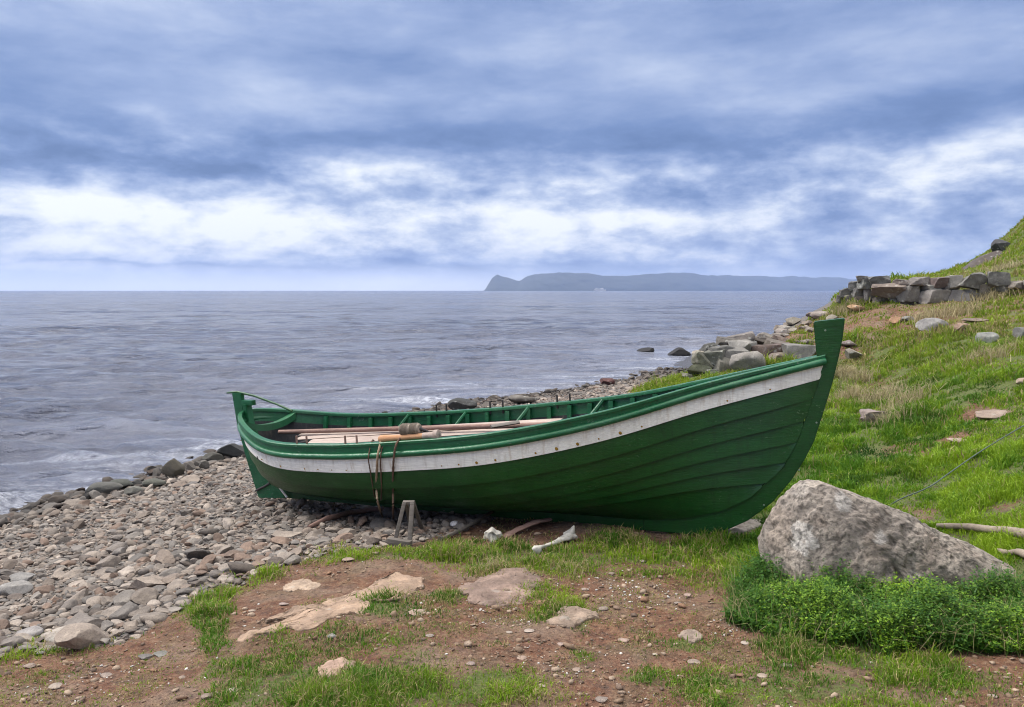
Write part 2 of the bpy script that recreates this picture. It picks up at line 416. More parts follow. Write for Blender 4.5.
def m_paint(name, c, c2, rough=.38, wear=(.30, .29, .27), wearamt=.35, dirt=(.12, .10, .08), streak=None):
    m, T, b, o = material(name); g = T.new('ShaderNodeTexCoord').outputs['Object']
    n1 = T.noise(T.mapping(g, (.7, 2, 3)), 2.4, 7, .65); col = T.mix(T.rng(n1, .35, .65), c, c2)
    nb = T.noise(T.mapping(g, (.5, 6, 9)), 14, 5, .7); col = T.mix(T.math('MULTIPLY', T.rng(nb, .45, .7), .35), col, tuple(q * 1.7 for q in c2))      # brush marks
    nf = T.noise(T.mapping(g, (1, 1, 1.6)), 1.3, 5, .6); col = T.mix(T.math('MULTIPLY', T.rng(nf, .5, .72), .30), col, tuple(.6 * q + .4 * w for q, w in zip(c2, wear)))      # faded areas
    n2 = T.noise(T.mapping(g, (1, 1, 2.2)), 30, 6, .7); n2b = T.noise(g, 2.6, 3, .5)
    f = T.math('MULTIPLY', T.rng(n2, .60, .68), T.rng(n2b, .44, .62)); col = T.mix(T.math('MULTIPLY', f, wearamt), col, wear)
    n3 = T.noise(T.mapping(g, (5, 5, .8)), 4.5, 6, .65); col = T.mix(T.math('MULTIPLY', T.rng(n3, .50, .74), .42), col, dirt)
    if streak:
        n4 = T.noise(T.mapping(g, (9, 9, .9)), 3.2, 5, .6); n5 = T.noise(g, 1.7, 2); col = T.mix(T.math('MULTIPLY', T.math('MULTIPLY', T.rng(n4, .54, .68), T.rng(n5, .40, .58)), .5), col, streak)
    b.inputs['Specular IOR Level'].default_value = .45
    T.put(b.inputs['Base Color'], col); T.put(b.inputs['Roughness'], T.rng(n2, .3, .7, rough - .08, rough + .16))
    bump(T, b, T.math('ADD', n2, T.math('ADD', T.math('MULTIPLY', nb, .8), T.math('MULTIPLY', n1, .6))), .35, .008); return m


def m_wood(name, c, c2, rough=.8, axis=(1, 9, 9), sc=5):
    m, T, b, o = material(name); g = T.new('ShaderNodeTexCoord').outputs['Object']
    v = T.mapping(g, axis); n = T.noise(v, sc, 7, .65, .6); n2 = T.noise(g, 2.3, 4)
    col = T.mix(T.rng(n, .3, .7), c, c2); col = T.mix(T.math('MULTIPLY', T.rng(n2, .4, .7), .45), col, tuple(q * .55 for q in c))
    T.put(b.inputs['Base Color'], col); b.inputs['Roughness'].default_value = rough; bump(T, b, n, .5, .006); return m


def m_plain(name, c, rough=.7, metal=0, nz=.25, sc=14):
    m, T, b, o = material(name); g = T.new('ShaderNodeTexCoord').outputs['Object']; n = T.noise(g, sc, 6, .6)
    col = T.mix(T.math('MULTIPLY', T.rng(n, .35, .7), nz * 2), c, tuple(q * .45 for q in c)); T.put(b.inputs['Base Color'], col)
    b.inputs['Roughness'].default_value = rough; b.inputs['Metallic'].default_value = metal; bump(T, b, n, .35, .006); return m


def m_stone(name, grain=60, lichen=0., cracks=0., rough=.9, coord='Object', pit=.5):
    """stone whose own colour comes from the mesh attribute 'tint'"""
    m, T, b, o = material(name); g = T.new('ShaderNodeTexCoord').outputs[coord]
    t = T.attr('tint', 'Color')
    n1 = T.noise(g, grain * .12, 6, .65); n2 = T.noise(g, grain * 1.4, 6, .72); n3 = T.noise(g, grain * .4, 4, .6)
    col = T.mix(T.rng(n1, .25, .75), T.mix(1, t, (.62, .60, .60), 'MULTIPLY'), T.mix(1, t, (1.28, 1.25, 1.2), 'MULTIPLY'))
    col = T.mix(T.math('MULTIPLY', T.rng(n2, .50, .64), .25 + .5 * pit), col, T.mix(1, t, (.35, .34, .33), 'MULTIPLY'))
    col = T.mix(T.math('MULTIPLY', T.rng(n3, .58, .7), .45), col, T.mix(1, t, (1.5, 1.48, 1.42), 'MULTIPLY'))
    h = T.math('ADD', T.math('MULTIPLY', n2, pit), T.math('ADD', n1, T.math('MULTIPLY', n3, .6)))
    if lichen:
        v = T.voro(T.mapping(g, (1, 1, 1)), 9.); wv = T.noise(g, 16, 6, .75)
        f = T.math('MULTIPLY', T.rng(T.math('ADD', v, T.math('MULTIPLY', T.math('SUBTRACT', wv, .5), 1.3)), .30, .16), T.rng(T.noise(g, 2.1, 2), .5, .58))
        col = T.mix(T.math('MULTIPLY', f, lichen), col, (.42, .41, .37))
        v2 = T.noise(g, 7.5, 6, .75); col = T.mix(T.math('MULTIPLY', T.rng(v2, .58, .70), .35 * lichen), col, (.50, .49, .47))
    T.put(b.inputs['Base Color'], col); b.inputs['Roughness'].default_value = rough; bump(T, b, h, .85, .014); return m


def m_leaf(name, rough=.55, trans=.35):
    m, T, b, o = material(name); t = T.attr('col', 'Color'); T.put(b.inputs['Base Color'], t); b.inputs['Roughness'].default_value = rough
    b.inputs['Specular IOR Level'].default_value = .25
    tr = T.new('ShaderNodeBsdfTranslucent'); T.put(tr.inputs[0], t); mx = T.new('ShaderNodeMixShader'); mx.inputs[0].default_value = trans
    T.l.new(b.outputs[0], mx.inputs[1]); T.l.new(tr.outputs[0], mx.inputs[2]); T.l.new(mx.outputs[0], o.inputs[0]); return m


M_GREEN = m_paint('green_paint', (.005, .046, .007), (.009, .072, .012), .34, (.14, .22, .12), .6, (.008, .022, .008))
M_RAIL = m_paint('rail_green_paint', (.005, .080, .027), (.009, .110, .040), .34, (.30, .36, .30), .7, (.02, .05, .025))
M_WHITE = m_paint('white_paint', (.77, .745, .68), (.85, .83, .77), .45, (.36, .31, .25), .6, (.40, .34, .27), (.40, .26, .11))
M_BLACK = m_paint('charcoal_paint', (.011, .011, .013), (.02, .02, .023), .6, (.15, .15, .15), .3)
M_RUST = m_plain('rust', (.40, .22, .02), .8, 0, .45, 60); M_NAIL = m_plain('pale_nail', (.22, .30, .22), .5)
M_IRON = m_plain('dark_iron', (.05, .045, .045), .6, .4)
M_GREYWOOD = m_wood('grey_wood', (.085, .072, .06), (.18, .155, .135)); M_PALEWOOD = m_wood('pale_wood', (.30, .22, .185), (.52, .43, .37)); M_LOG = m_wood('log_wood', (.20, .155, .115), (.38, .31, .24)); M_BROWNWOOD = m_wood('brown_wood', (.20, .11, .085), (.34, .22, .18))
M_ORANGEWOOD = m_wood('orange_wood', (.42, .20, .09), (.58, .33, .18)); M_ROPE = m_plain('tan_rope', (.36, .26, .17), .95, 0, .3, 60); M_ROPEB = m_plain('brown_rope', (.13, .075, .05), .95, 0, .3, 60); M_ROPEG = m_plain('grey_rope', (.30, .25, .20), .95, 0, .4, 50)
M_BONE = m_plain('bone', (.52, .49, .43), .8, 0, .38, 26)
M_STONE = m_stone('beach_stone', 60, 0); M_ROCK = m_stone('weathered_rock', 26, .5); M_BOULDER = m_stone('boulder_rock', 34, .0, pit=1.1); M_SAND = m_stone('sandy_rock', 40, .25)
M_LEAF = m_leaf('grass_blade'); M_LEAF2 = m_leaf('plant_leaf', .5, .3)


def ground_material():
    m, T, b, o = material('ground'); g = T.new('ShaderNodeTexCoord').outputs['Object']
    gr = T.attr('grass'); be = T.attr('beach'); we = T.attr('wet')
    n1 = T.noise(g, 1.7, 6, .6); n2 = T.noise(g, 9, 6, .65); n3 = T.noise(g, 70, 4, .7); n4 = T.noise(T.mapping(g, loc=(7, 3, 0)), 4.2, 5, .6)
    n5 = T.noise(g, 26, 6, .7); n6 = T.noise(g, 160, 3, .7)
    soil = T.ramp(n2, [(.25, (.075, .032, .018)), (.5, (.160, .066, .033)), (.75, (.27, .15, .078))])
    soil = T.mix(T.math('MULTIPLY', T.rng(n1, .48, .64), .65), soil, (.25, .18, .13)); soil = T.mix(T.math('MULTIPLY', T.rng(n4, .5, .6), .4), soil, (.12, .095, .05))
    soil = T.mix(T.math('MULTIPLY', T.rng(n5, .52, .68), .65), soil, (.32, .215, .135)); soil = T.mix(T.math('MULTIPLY', T.rng(n5, .48, .34), .75), soil, (.055, .032, .022))
    soil = T.mix(T.math('MULTIPLY', T.rng(n6, .58, .70), .55), soil, (.37, .28, .20)); soil = T.mix(T.math('MULTIPLY', T.rng(n3, .45, .28), .6), soil, (.05, .03, .022))
    turf = T.ramp(T.math('ADD', T.math('MULTIPLY', n5, .6), T.math('MULTIPLY', n2, .4)), [(.3, (.05, .07, .014)), (.55, (.10, .125, .025)), (.8, (.20, .17, .06))])
    f = T.rng(T.math('ADD', T.math('MULTIPLY', gr, .85), T.math('ADD', T.math('MULTIPLY', T.math('SUBTRACT', n2, .5), 1.2), T.math('MULTIPLY', T.math('SUBTRACT', n5, .5), 1.6))), .45, .75); col = T.mix(f, soil, turf)
    grav = T.ramp(n3, [(.3, (.05, .045, .04)), (.55, (.16, .14, .125)), (.75, (.30, .27, .25))]); col = T.mix(be, col, grav)
    col = T.mix(we, col, T.mix(1, col, (.35, .34, .34), 'MULTIPLY')); T.put(b.inputs['Base Color'], col); T.put(b.inputs['Roughness'], T.rng(we, 0, 1, .95, .35))
    v = T.voro(g, 45); h = T.math('ADD', T.math('MULTIPLY', n3, .5), T.math('ADD', T.math('ADD', n2, n5), T.math('MULTIPLY', v, .4))); bump(T, b, h, 1., .03); return m


# ------------------------------------------------------------------ ground sheet
def polar(azs, ds):
    A, D = np.meshgrid(azs, ds); return np.sin(A) * D, np.cos(A) * D


fine = np.radians(np.arange(-37, 37.01, .13)); azs = np.concatenate([np.radians(np.arange(-180, -37, 3.)), fine, np.radians(np.arange(40, 180.1, 3.))])
ds = np.exp(np.arange(math.log(.5), math.log(150), .0095)); GX, GY = polar(azs, ds); GZ = H(GX, GY)
gr_, be_, hi_, _ = masks(GX, GY); wet = smooth(SEA + .28, SEA + .06, GZ)
n_, m_ = GX.shape; idx = np.arange(n_ * m_).reshape(n_, m_)
V = np.stack([GX, GY, GZ], -1).reshape(-1, 3); Fq = np.stack([idx[:-1, :-1], idx[:-1, 1:], idx[1:, 1:], idx[1:, :-1]], -1).reshape(-1, 4)[:, ::-1]
V = np.concatenate([V, [[0, 0, float(GZ[0].mean())]]]); cen = np.stack([idx[0, :-1], idx[0, 1:], np.full(m_ - 1, len(V) - 1)], -1)
pad = lambda a: np.append(a.ravel(), a.ravel()[0])
put('ground', mesh('ground', V, [Fq, cen], ground_material(), True, dict(grass=pad(gr_), beach=pad(be_), wet=pad(wet))), kind='structure')

# ------------------------------------------------------------------ sea
def sea_material():
    m, T, b, o = material('sea_water'); g = T.new('ShaderNodeTexCoord').outputs['Object']; sh = T.attr('shore'); cr = T.attr('crest')
    a = T.noise(T.mapping(g, (.6, 1.4, 1), (0, 0, .2)), 2.4, 9, .7, .2); c = T.noise(T.mapping(g, (.55, 1, 1), (0, 0, -.2)), .11, 9, .66, .3); d = T.noise(T.mapping(g, (.5, 1, 1), (0, 0, .1)), .012, 8, .7, .2)
    ps = T.noise(T.mapping(g, (.35, 1, 1), (0, 0, .06)), .035, 7, .65)
    fz = T.noise(T.mapping(g, (.30, 1.2, 1), (0, 0, -.25)), .55, 8, .72, 1.2); fz2 = T.noise(g, 5.5, 5, .75)
    foam = T.math('MULTIPLY', T.rng(T.math('ADD', fz, T.math('MULTIPLY', sh, .12)), .58, .78), T.rng(fz2, .36, .6))
    foam = T.math('MAXIMUM', T.math('MULTIPLY', foam, T.rng(sh, 0, .8, .22, .6)), T.math('MULTIPLY', cr, T.rng(fz2, .40, .75, 0, .45)))
    wc = T.math('MULTIPLY', T.rng(T.noise(T.mapping(g, (.25, .8, 1)), .35, 6, .7), .715, .76), .6); foam = T.math('MAXIMUM', foam, wc)
    base = T.mix(T.rng(ps, .38, .64), (.058, .064, .094), (.118, .122, .160)); base = T.mix(T.math('MULTIPLY', T.attr('shallow'), T.rng(ps, .25, .65, .15, .6)), base, (.215, .222, .27))
    T.put(b.inputs['Base Color'], T.mix(foam, base, (.72, .74, .80))); T.put(b.inputs['Roughness'], T.math('ADD', T.rng(ps, .35, .65, .09, .22), T.math('MULTIPLY', foam, .4)))
    st = T.noise(T.mapping(g, (.10, 1.1, 1), (0, 0, .05)), .8, 7, .7); base = T.mix(T.math('MULTIPLY', T.rng(st, .52, .72), T.rng(sh, 0, .6, .22, .5)), base, (.31, .33, .40)); T.put(b.inputs['Base Color'], T.mix(foam, base, (.72, .74, .80)))
    b.inputs['IOR'].default_value = 1.33; b.inputs['Specular IOR Level'].default_value = .5
    wv1 = T.rng(T.noise(T.mapping(g, (.38, 1.25, 1), (0, 0, .08)), 1.15, 5, .62), .56, .70, 0, 1, True); wv2 = T.rng(T.noise(T.mapping(g, (.32, 1, 1), (0, 0, -.06)), .17, 6, .64), .55, .70, 0, 1, True)
    h = T.math('ADD', T.math('ADD', T.math('MULTIPLY', wv1, .13), T.math('ADD', T.math('MULTIPLY', wv2, .9), T.math('MULTIPLY', a, .15))), T.math('ADD', T.math('MULTIPLY', c, .9), T.math('MULTIPLY', d, 9.))); bump(T, b, h, .95, 1.0); return m


def build_sea():
    az = np.concatenate([np.radians(np.arange(-100, -36, 2.)), np.radians(np.arange(-36, 32, .11)), np.radians(np.arange(36, 101, 2.))])
    d = np.concatenate([np.exp(np.arange(math.log(8), math.log(420), .0036)), np.exp(np.arange(math.log(420), math.log(13500), .04)), [13500.]]); X, Y = polar(az, d); D = np.hypot(X, Y)
    rng = np.random.default_rng(4); Z = np.zeros_like(X)
    wx = [vnoise(X * f + 9 * k, Y * f * .8, seed=100 + k) for k, f in enumerate((.9, .45, .2))]; env = [.55 + .75 * vnoise(X * f, Y * f * .9, seed=200 + k) for k, f in enumerate((.6, .35, .17, .08))]
    for i in range(44):
        L = np.exp(rng.uniform(math.log(.35), math.log(9))); th = rng.normal(-1.66, .36); k = 2 * np.pi / L; ph = rng.uniform(0, 6.28); A = .0140 * L ** .6 * (1 if L < 3 else (3 / L) ** .5)
        q = k * (X * math.cos(th) + Y * math.sin(th)) + ph + 2.0 * wx[0 if L < .9 else 1 if L < 2.2 else 2]; fade = smooth(L * 60, L * 22, D)
        Z += A * fade * ((np.sin(q) * .5 + .5) ** 2.2 * 2 - .75) * np.clip(env[i % 4], .05, 2)
    dep = np.maximum(SEA - H0(X, Y), -.3) ; shore = smooth(1.15, 0, dep) * (D < 120); Z *= .45 + .55 * smooth(0, .8, dep)
    crest = np.zeros_like(X)
    for pa, pb, hgt, wd in [((-160, 532), (78, 492), .20, .20), ((70, 476), (250, 440), .07, .3), ((-100, 462), (140, 462), .07, .35)]:      # small breakers running in
        a = at(*pa, z=SEA)[:2]; e = at(*pb, z=SEA)[:2]; t = e - a; L = np.hypot(*t); t /= L; nn = np.array([-t[1], t[0]])
        u = (X - a[0]) * t[0] + (Y - a[1]) * t[1]; v = (X - a[0]) * nn[0] + (Y - a[1]) * nn[1] + .25 * vnoise(u * .7, u * 0, seed=8)
        env = smooth(0, 1.2, u) * smooth(L, L - 1.2, u); Z += hgt * env * np.exp(-(v / wd) ** 2); crest = np.maximum(crest, env * smooth(-.75, -.2, v) * smooth(.02, -.12, v) * (1 if hgt > .1 else .6))
    n, m = X.shape; i = np.arange(n * m).reshape(n, m); Fq = np.stack([i[:-1, :-1], i[:-1, 1:], i[1:, 1:], i[1:, :-1]], -1).reshape(-1, 4)[:, ::-1]
    put('sea', mesh('sea', np.stack([X, Y, Z + SEA], -1).reshape(-1, 3), [Fq], sea_material(), True, dict(shore=shore.ravel(), crest=crest.ravel(), shallow=(smooth(2.3, .3, dep) * smooth(160, 40, D)).ravel())), kind='structure')


build_sea()

# ------------------------------------------------------------------ far headland and haze
def build_far():
    D0 = 7500.
    prof = [(478, 290.5), (485, 290), (488, 285), (492, 278), (497, 274.5), (503, 276), (510, 277.5), (516, 279.5), (520, 280), (526, 276), (533, 273.5), (545, 272.5), (580, 272.5), (600, 275), (622, 276.2), (645, 274.5), (670, 272.4), (690, 273), (715, 275), (745, 275.2), (780, 276.5), (820, 277.5), (860, 279), (920, 281), (1000, 284), (1080, 287), (1150, 290.5)]
    px = np.linspace(478, 1150, 420); top = np.interp(px, *zip(*prof)); hz = (290.5 - top) / F * D0; x = (px - 512) / F * D0; far_ = 1 + .5 * smooth(540, 900, px)
    hz = np.maximum(hz + 7 * fbm(px * .08, px * 0, oct=4, seed=12) * smooth(0, 60, hz), 0)
    rows = np.linspace(0, 1, 40); G = np.zeros((40, len(px), 3))
    for k, t in enumerate(rows):       # sea cliff in front, sloping plateau behind
        if t < .5: yy = D0 - 500 + 900 * t; z = hz * (t * 2) ** .75
        else: yy = D0 - 50 + (t - .5) * 4400; z = hz * (1 - ((t - .5) * 2) ** 2 * 1.0)
        rough = 9 * fbm(x * .006, np.full_like(x, yy * .006), oct=4, seed=77)
        G[k] = np.stack([x * far_, yy + D0 * (far_ - 1) + rough * 3, SEA - 2 + np.maximum(z, 0) * far_ + rough * .35 * smooth(0, 60, z) * (0 < t < .9)], -1)
    m, T, b, o = material('far_land'); g = T.new('ShaderNodeTexCoord').outputs['Object']; n = T.noise(T.mapping(g, (1, 1, 4)), .006, 8, .65)
    T.put(b.inputs['Base Color'], T.ramp(n, [(.3, (.035, .042, .035)), (.75, (.055, .058, .045))])); b.inputs['Roughness'].default_value = 1
    mb = MB(); mb.grid(G, flip=True); mb.build('hills', m, kind='structure', angle=None)
    # passenger ship
    s = put('passenger_ship', None, loc=(0, 0, 0), label='white passenger ship sailing far out in front of the distant headland', cat='ship')
    c = at(600, 290, y=3500); s.location = (c[0], 3500, SEA); s.scale = (.56, .56, .56); Mw = m_plain('ship_white', (.85, .85, .86), .5); Md = m_plain('ship_windows', (.12, .14, .18), .3)
    h = MB(); L = 48; sec = []
    for u in np.linspace(-1, 1, 25):
        wv = 8 * (1 - max(u, 0) ** 3 * .95) * (1 - max(-u, 0) ** 6 * .3); sec.append([(u * L, -wv, 11 + 3 * max(u, 0) ** 2), (u * L * .96, -wv * .75, 0), (u * L * .96, wv * .75, 0), (u * L, wv, 11 + 3 * max(u, 0) ** 2)])
    h.grid(sec, closed=True); h.build('hull', Mw, s, angle=30)
    d = MB(); d.box((-6, 0, 15.5), (34, 7.2, 4.5), bev=.08); d.box((14, 0, 22), (9, 6.5, 2.6), bev=.08); d.build('superstructure', Mw, s, angle=30)
    w = MB()
    for zz in (13.5, 17.5): w.box((-6, -7.3, zz), (30, .2, .5), bev=.1)
    w.build('window_band', Md, s); f = MB(); f.tube([(-24, 0, 19), (-25, 0, 23), (-27, 0, 27)], [2.6, 2.4, 2.2], 14, flat=.6); f.build('funnel', Mw, s); ms = MB(); ms.tube([(16, 0, 24), (15, 0, 32)], [.5, .3], 8); ms.build('mast', Mw, s)


def build_haze():
    m = bpy.data.materials.new('haze'); m.use_nodes = True; T = NT(m.node_tree); T.n.clear()
    v = T.new('ShaderNodeVolumePrincipled'); v.inputs['Color'].default_value = (.42, .555, .88, 1); v.inputs['Density'].default_value = HAZE; v.inputs['Anisotropy'].default_value = .2
    o = T.new('ShaderNodeOutputMaterial'); T.l.new(v.outputs[0], o.inputs['Volume'])
    mb = MB(); x, y, z0, z1 = 14500, 14500, -6., 320.
    V = [(sx * x, sy * y, z) for z in (z0, z1) for sx, sy in ((-1, -1), (1, -1), (1, 1), (-1, 1))]
    mb.add(V, [(3, 2, 1, 0), (4, 5, 6, 7), (0, 1, 5, 4), (1, 2, 6, 5), (2, 3, 7, 6), (3, 0, 4, 7)]); mb.build('haze', m, kind='stuff', smooth_=False, angle=None)


HAZE = 7.5e-5
build_far(); build_haze()

# ------------------------------------------------------------------ the boat
B_YAW, B_PIT, B_ROL = -.4277, .0358, .0399


def boat_rot():
    cy, sy, cp, sp, cr, sr = math.cos(B_YAW), math.sin(B_YAW), math.cos(B_PIT), math.sin(B_PIT), math.cos(B_ROL), math.sin(B_ROL)
    return np.array([[cy, -sy, 0], [sy, cy, 0], [0, 0, 1]]) @ np.array([[cp, 0, -sp], [0, 1, 0], [sp, 0, cp]]) @ np.array([[1, 0, 0], [0, cr, -sr], [0, sr, cr]])


BM = boat_rot(); BO = np.array([1.4151, 6.6, -.028]); X0, X1 = -4.645, 1.16
BC = np.array([.8256, .9944, .919, .8252, .7734, .5423, .2131, .02]); BS = np.array([.907, .7685, .7835, .8487, .943, 1.0869, 1.2975, 1.4935])


def l2w(p): return BO + np.asarray(p) @ BM.T
def w2l(p): return (np.asarray(p) - BO) @ BM


def local_at(px, py, axis, val):
    """point of a sight line on a plane of the boat's own frame"""
    r = ray(px, py); n = BM[:, axis]; C = np.array([0, 0, CAMH]); t = ((BO - C) @ n + val) / (r @ n); return w2l(C + r * t)


def catm(c, t):
    n = len(c); x = np.asarray(t, float) * (n - 1); i = np.clip(x.astype(int), 0, n - 2); f = x - i; ce = np.concatenate([[2 * c[0] - c[1]], c, [2 * c[-1] - c[-2]]])
    p0, p1, p2, p3 = ce[i], ce[i + 1], ce[i + 2], ce[i + 3]
    return .5 * (2 * p1 + (p2 - p0) * f + (2 * p0 - 5 * p1 + 4 * p2 - p3) * f * f + (3 * p1 - p0 - 3 * p2 + p3) * f ** 3)


def bx_(x):
    t = (np.asarray(x, float) - X0) / (X1 - X0); a = np.sqrt(np.clip(t * (1 - t) * 4, 0, 1)) * catm(BC, np.clip(t, 0, 1)); q = .047 + .10 * np.clip((X1 - np.asarray(x)) / .9, 0, 1) ** 1.2
    q = np.where(np.asarray(x) > -1.5, q, .047); return np.maximum(.5 * (a + q + np.sqrt((a - q) ** 2 + .0012)), .047)


def sx_(x): return catm(BS, np.clip((np.asarray(x, float) - X0) / (X1 - X0), 0, 1))


RB = [(-4.66, .98), (-4.61, .75), (-4.53, .545), (-4.46, .41), (-4.392, .30), (-4.282, .185), (-4.149, .115), (-3.9, .105), (-.324, .115), (.055, .152), (.369, .237), (.585, .357), (.843, .619), (.95, .829), (1.123, 1.336), (1.165, 1.475)]
RBx, RBz = [np.array(q) for q in zip(*RB)]


def zr_(x): return np.interp(x, RBx, RBz)


def section(x, n=48):
    b, s, z = float(bx_(x)), float(sx_(x)), float(min(zr_(x), sx_(x) - .002)); y0 = .042; f = min(b / .83, 1); h = s - z; w = b - y0
    P = np.array([(y0, z), (y0 + w * (.30 + .48 * f), z + h * (.22 - .13 * f)), (y0 + w * (.74 + .27 * f), z + h * (.60 - .17 * f)), (b, s)])
    t = np.linspace(0, 1, n)[:, None]; return (1 - t) ** 3 * P[0] + 3 * t * (1 - t) ** 2 * P[1] + 3 * t * t * (1 - t) * P[2] + t ** 3 * P[3]


XM = -2.2
DM = np.array([.095, .245, .40, .53, .62, .685, .73]); DB = np.array([.035, .165, .30, .46, .62, .78, .96]); DS = np.array([.085, .20, .32, .45, .58, .69, .78])
XS = X0 + (X1 - X0) * (1 - np.cos(np.linspace(0.0, np.pi, 130))) / 2


def seam(k, x):
    x = np.asarray(x, float); xi = np.where(x > XM, (x - XM) / (X1 - XM), (XM - x) / (XM - X0)); w = np.clip(xi, 0, 1) ** 2.0
    return sx_(x) - (DM[k] + (np.where(x > XM, DB[k], DS[k]) - DM[k]) * w)


def sec_pts(x, z0, z1, n, off0, off1):
    S = section(x); zz = np.linspace(z0, z1, n); u = np.interp(zz, S[:, 1], np.arange(len(S))); y = np.interp(u, np.arange(len(S)), S[:, 0])
    d = np.gradient(S, axis=0); ny = np.interp(u, np.arange(len(S)), d[:, 1]); nz = -np.interp(u, np.arange(len(S)), d[:, 0]); L = np.hypot(ny, nz) + 1e-9
    o = np.linspace(off0, off1, n); return np.stack([np.full(n, x), y + o * ny / L, zz + o * nz / L], -1)


def strake(lo, hi, nz, t=.013, mb=None, m=0):
    """one plank, both sides of the boat, lower edge standing proud"""
    xs = [x for x in XS if hi(x) - max(lo(x), zr_(x)) > .004]
    for s in (-1, 1):
        G = []
        for x in xs:
            z0 = max(float(lo(x)), float(zr_(x))); tp = t * smooth(X1 + .0, X1 - .5, x) * smooth(X0, X0 + .35, x)
            a = sec_pts(x, z0, float(hi(x)), nz, tp, .0); lip = sec_pts(x, z0, z0 + .001, 2, -.004, -.004)[:1]; q = np.concatenate([lip, a]); q[:, 1] *= s; G.append(q)
        mb.grid(G, m, flip=(s < 0))


def dot(mb, p, n, r, m):
    n = n / np.linalg.norm(n); a = np.cross(n, [1, 0, 0.01]); a /= np.linalg.norm(a); b = np.cross(n, a); th = np.linspace(0, 2 * np.pi, 8, endpoint=False)
    ring = p + r * (np.cos(th)[:, None] * a + np.sin(th)[:, None] * b); V = np.concatenate([ring, [p + n * r * .45]]); i = np.arange(8); mb.add(V, np.stack([i, (i + 1) % 8, np.full(8, 8)], -1), m)


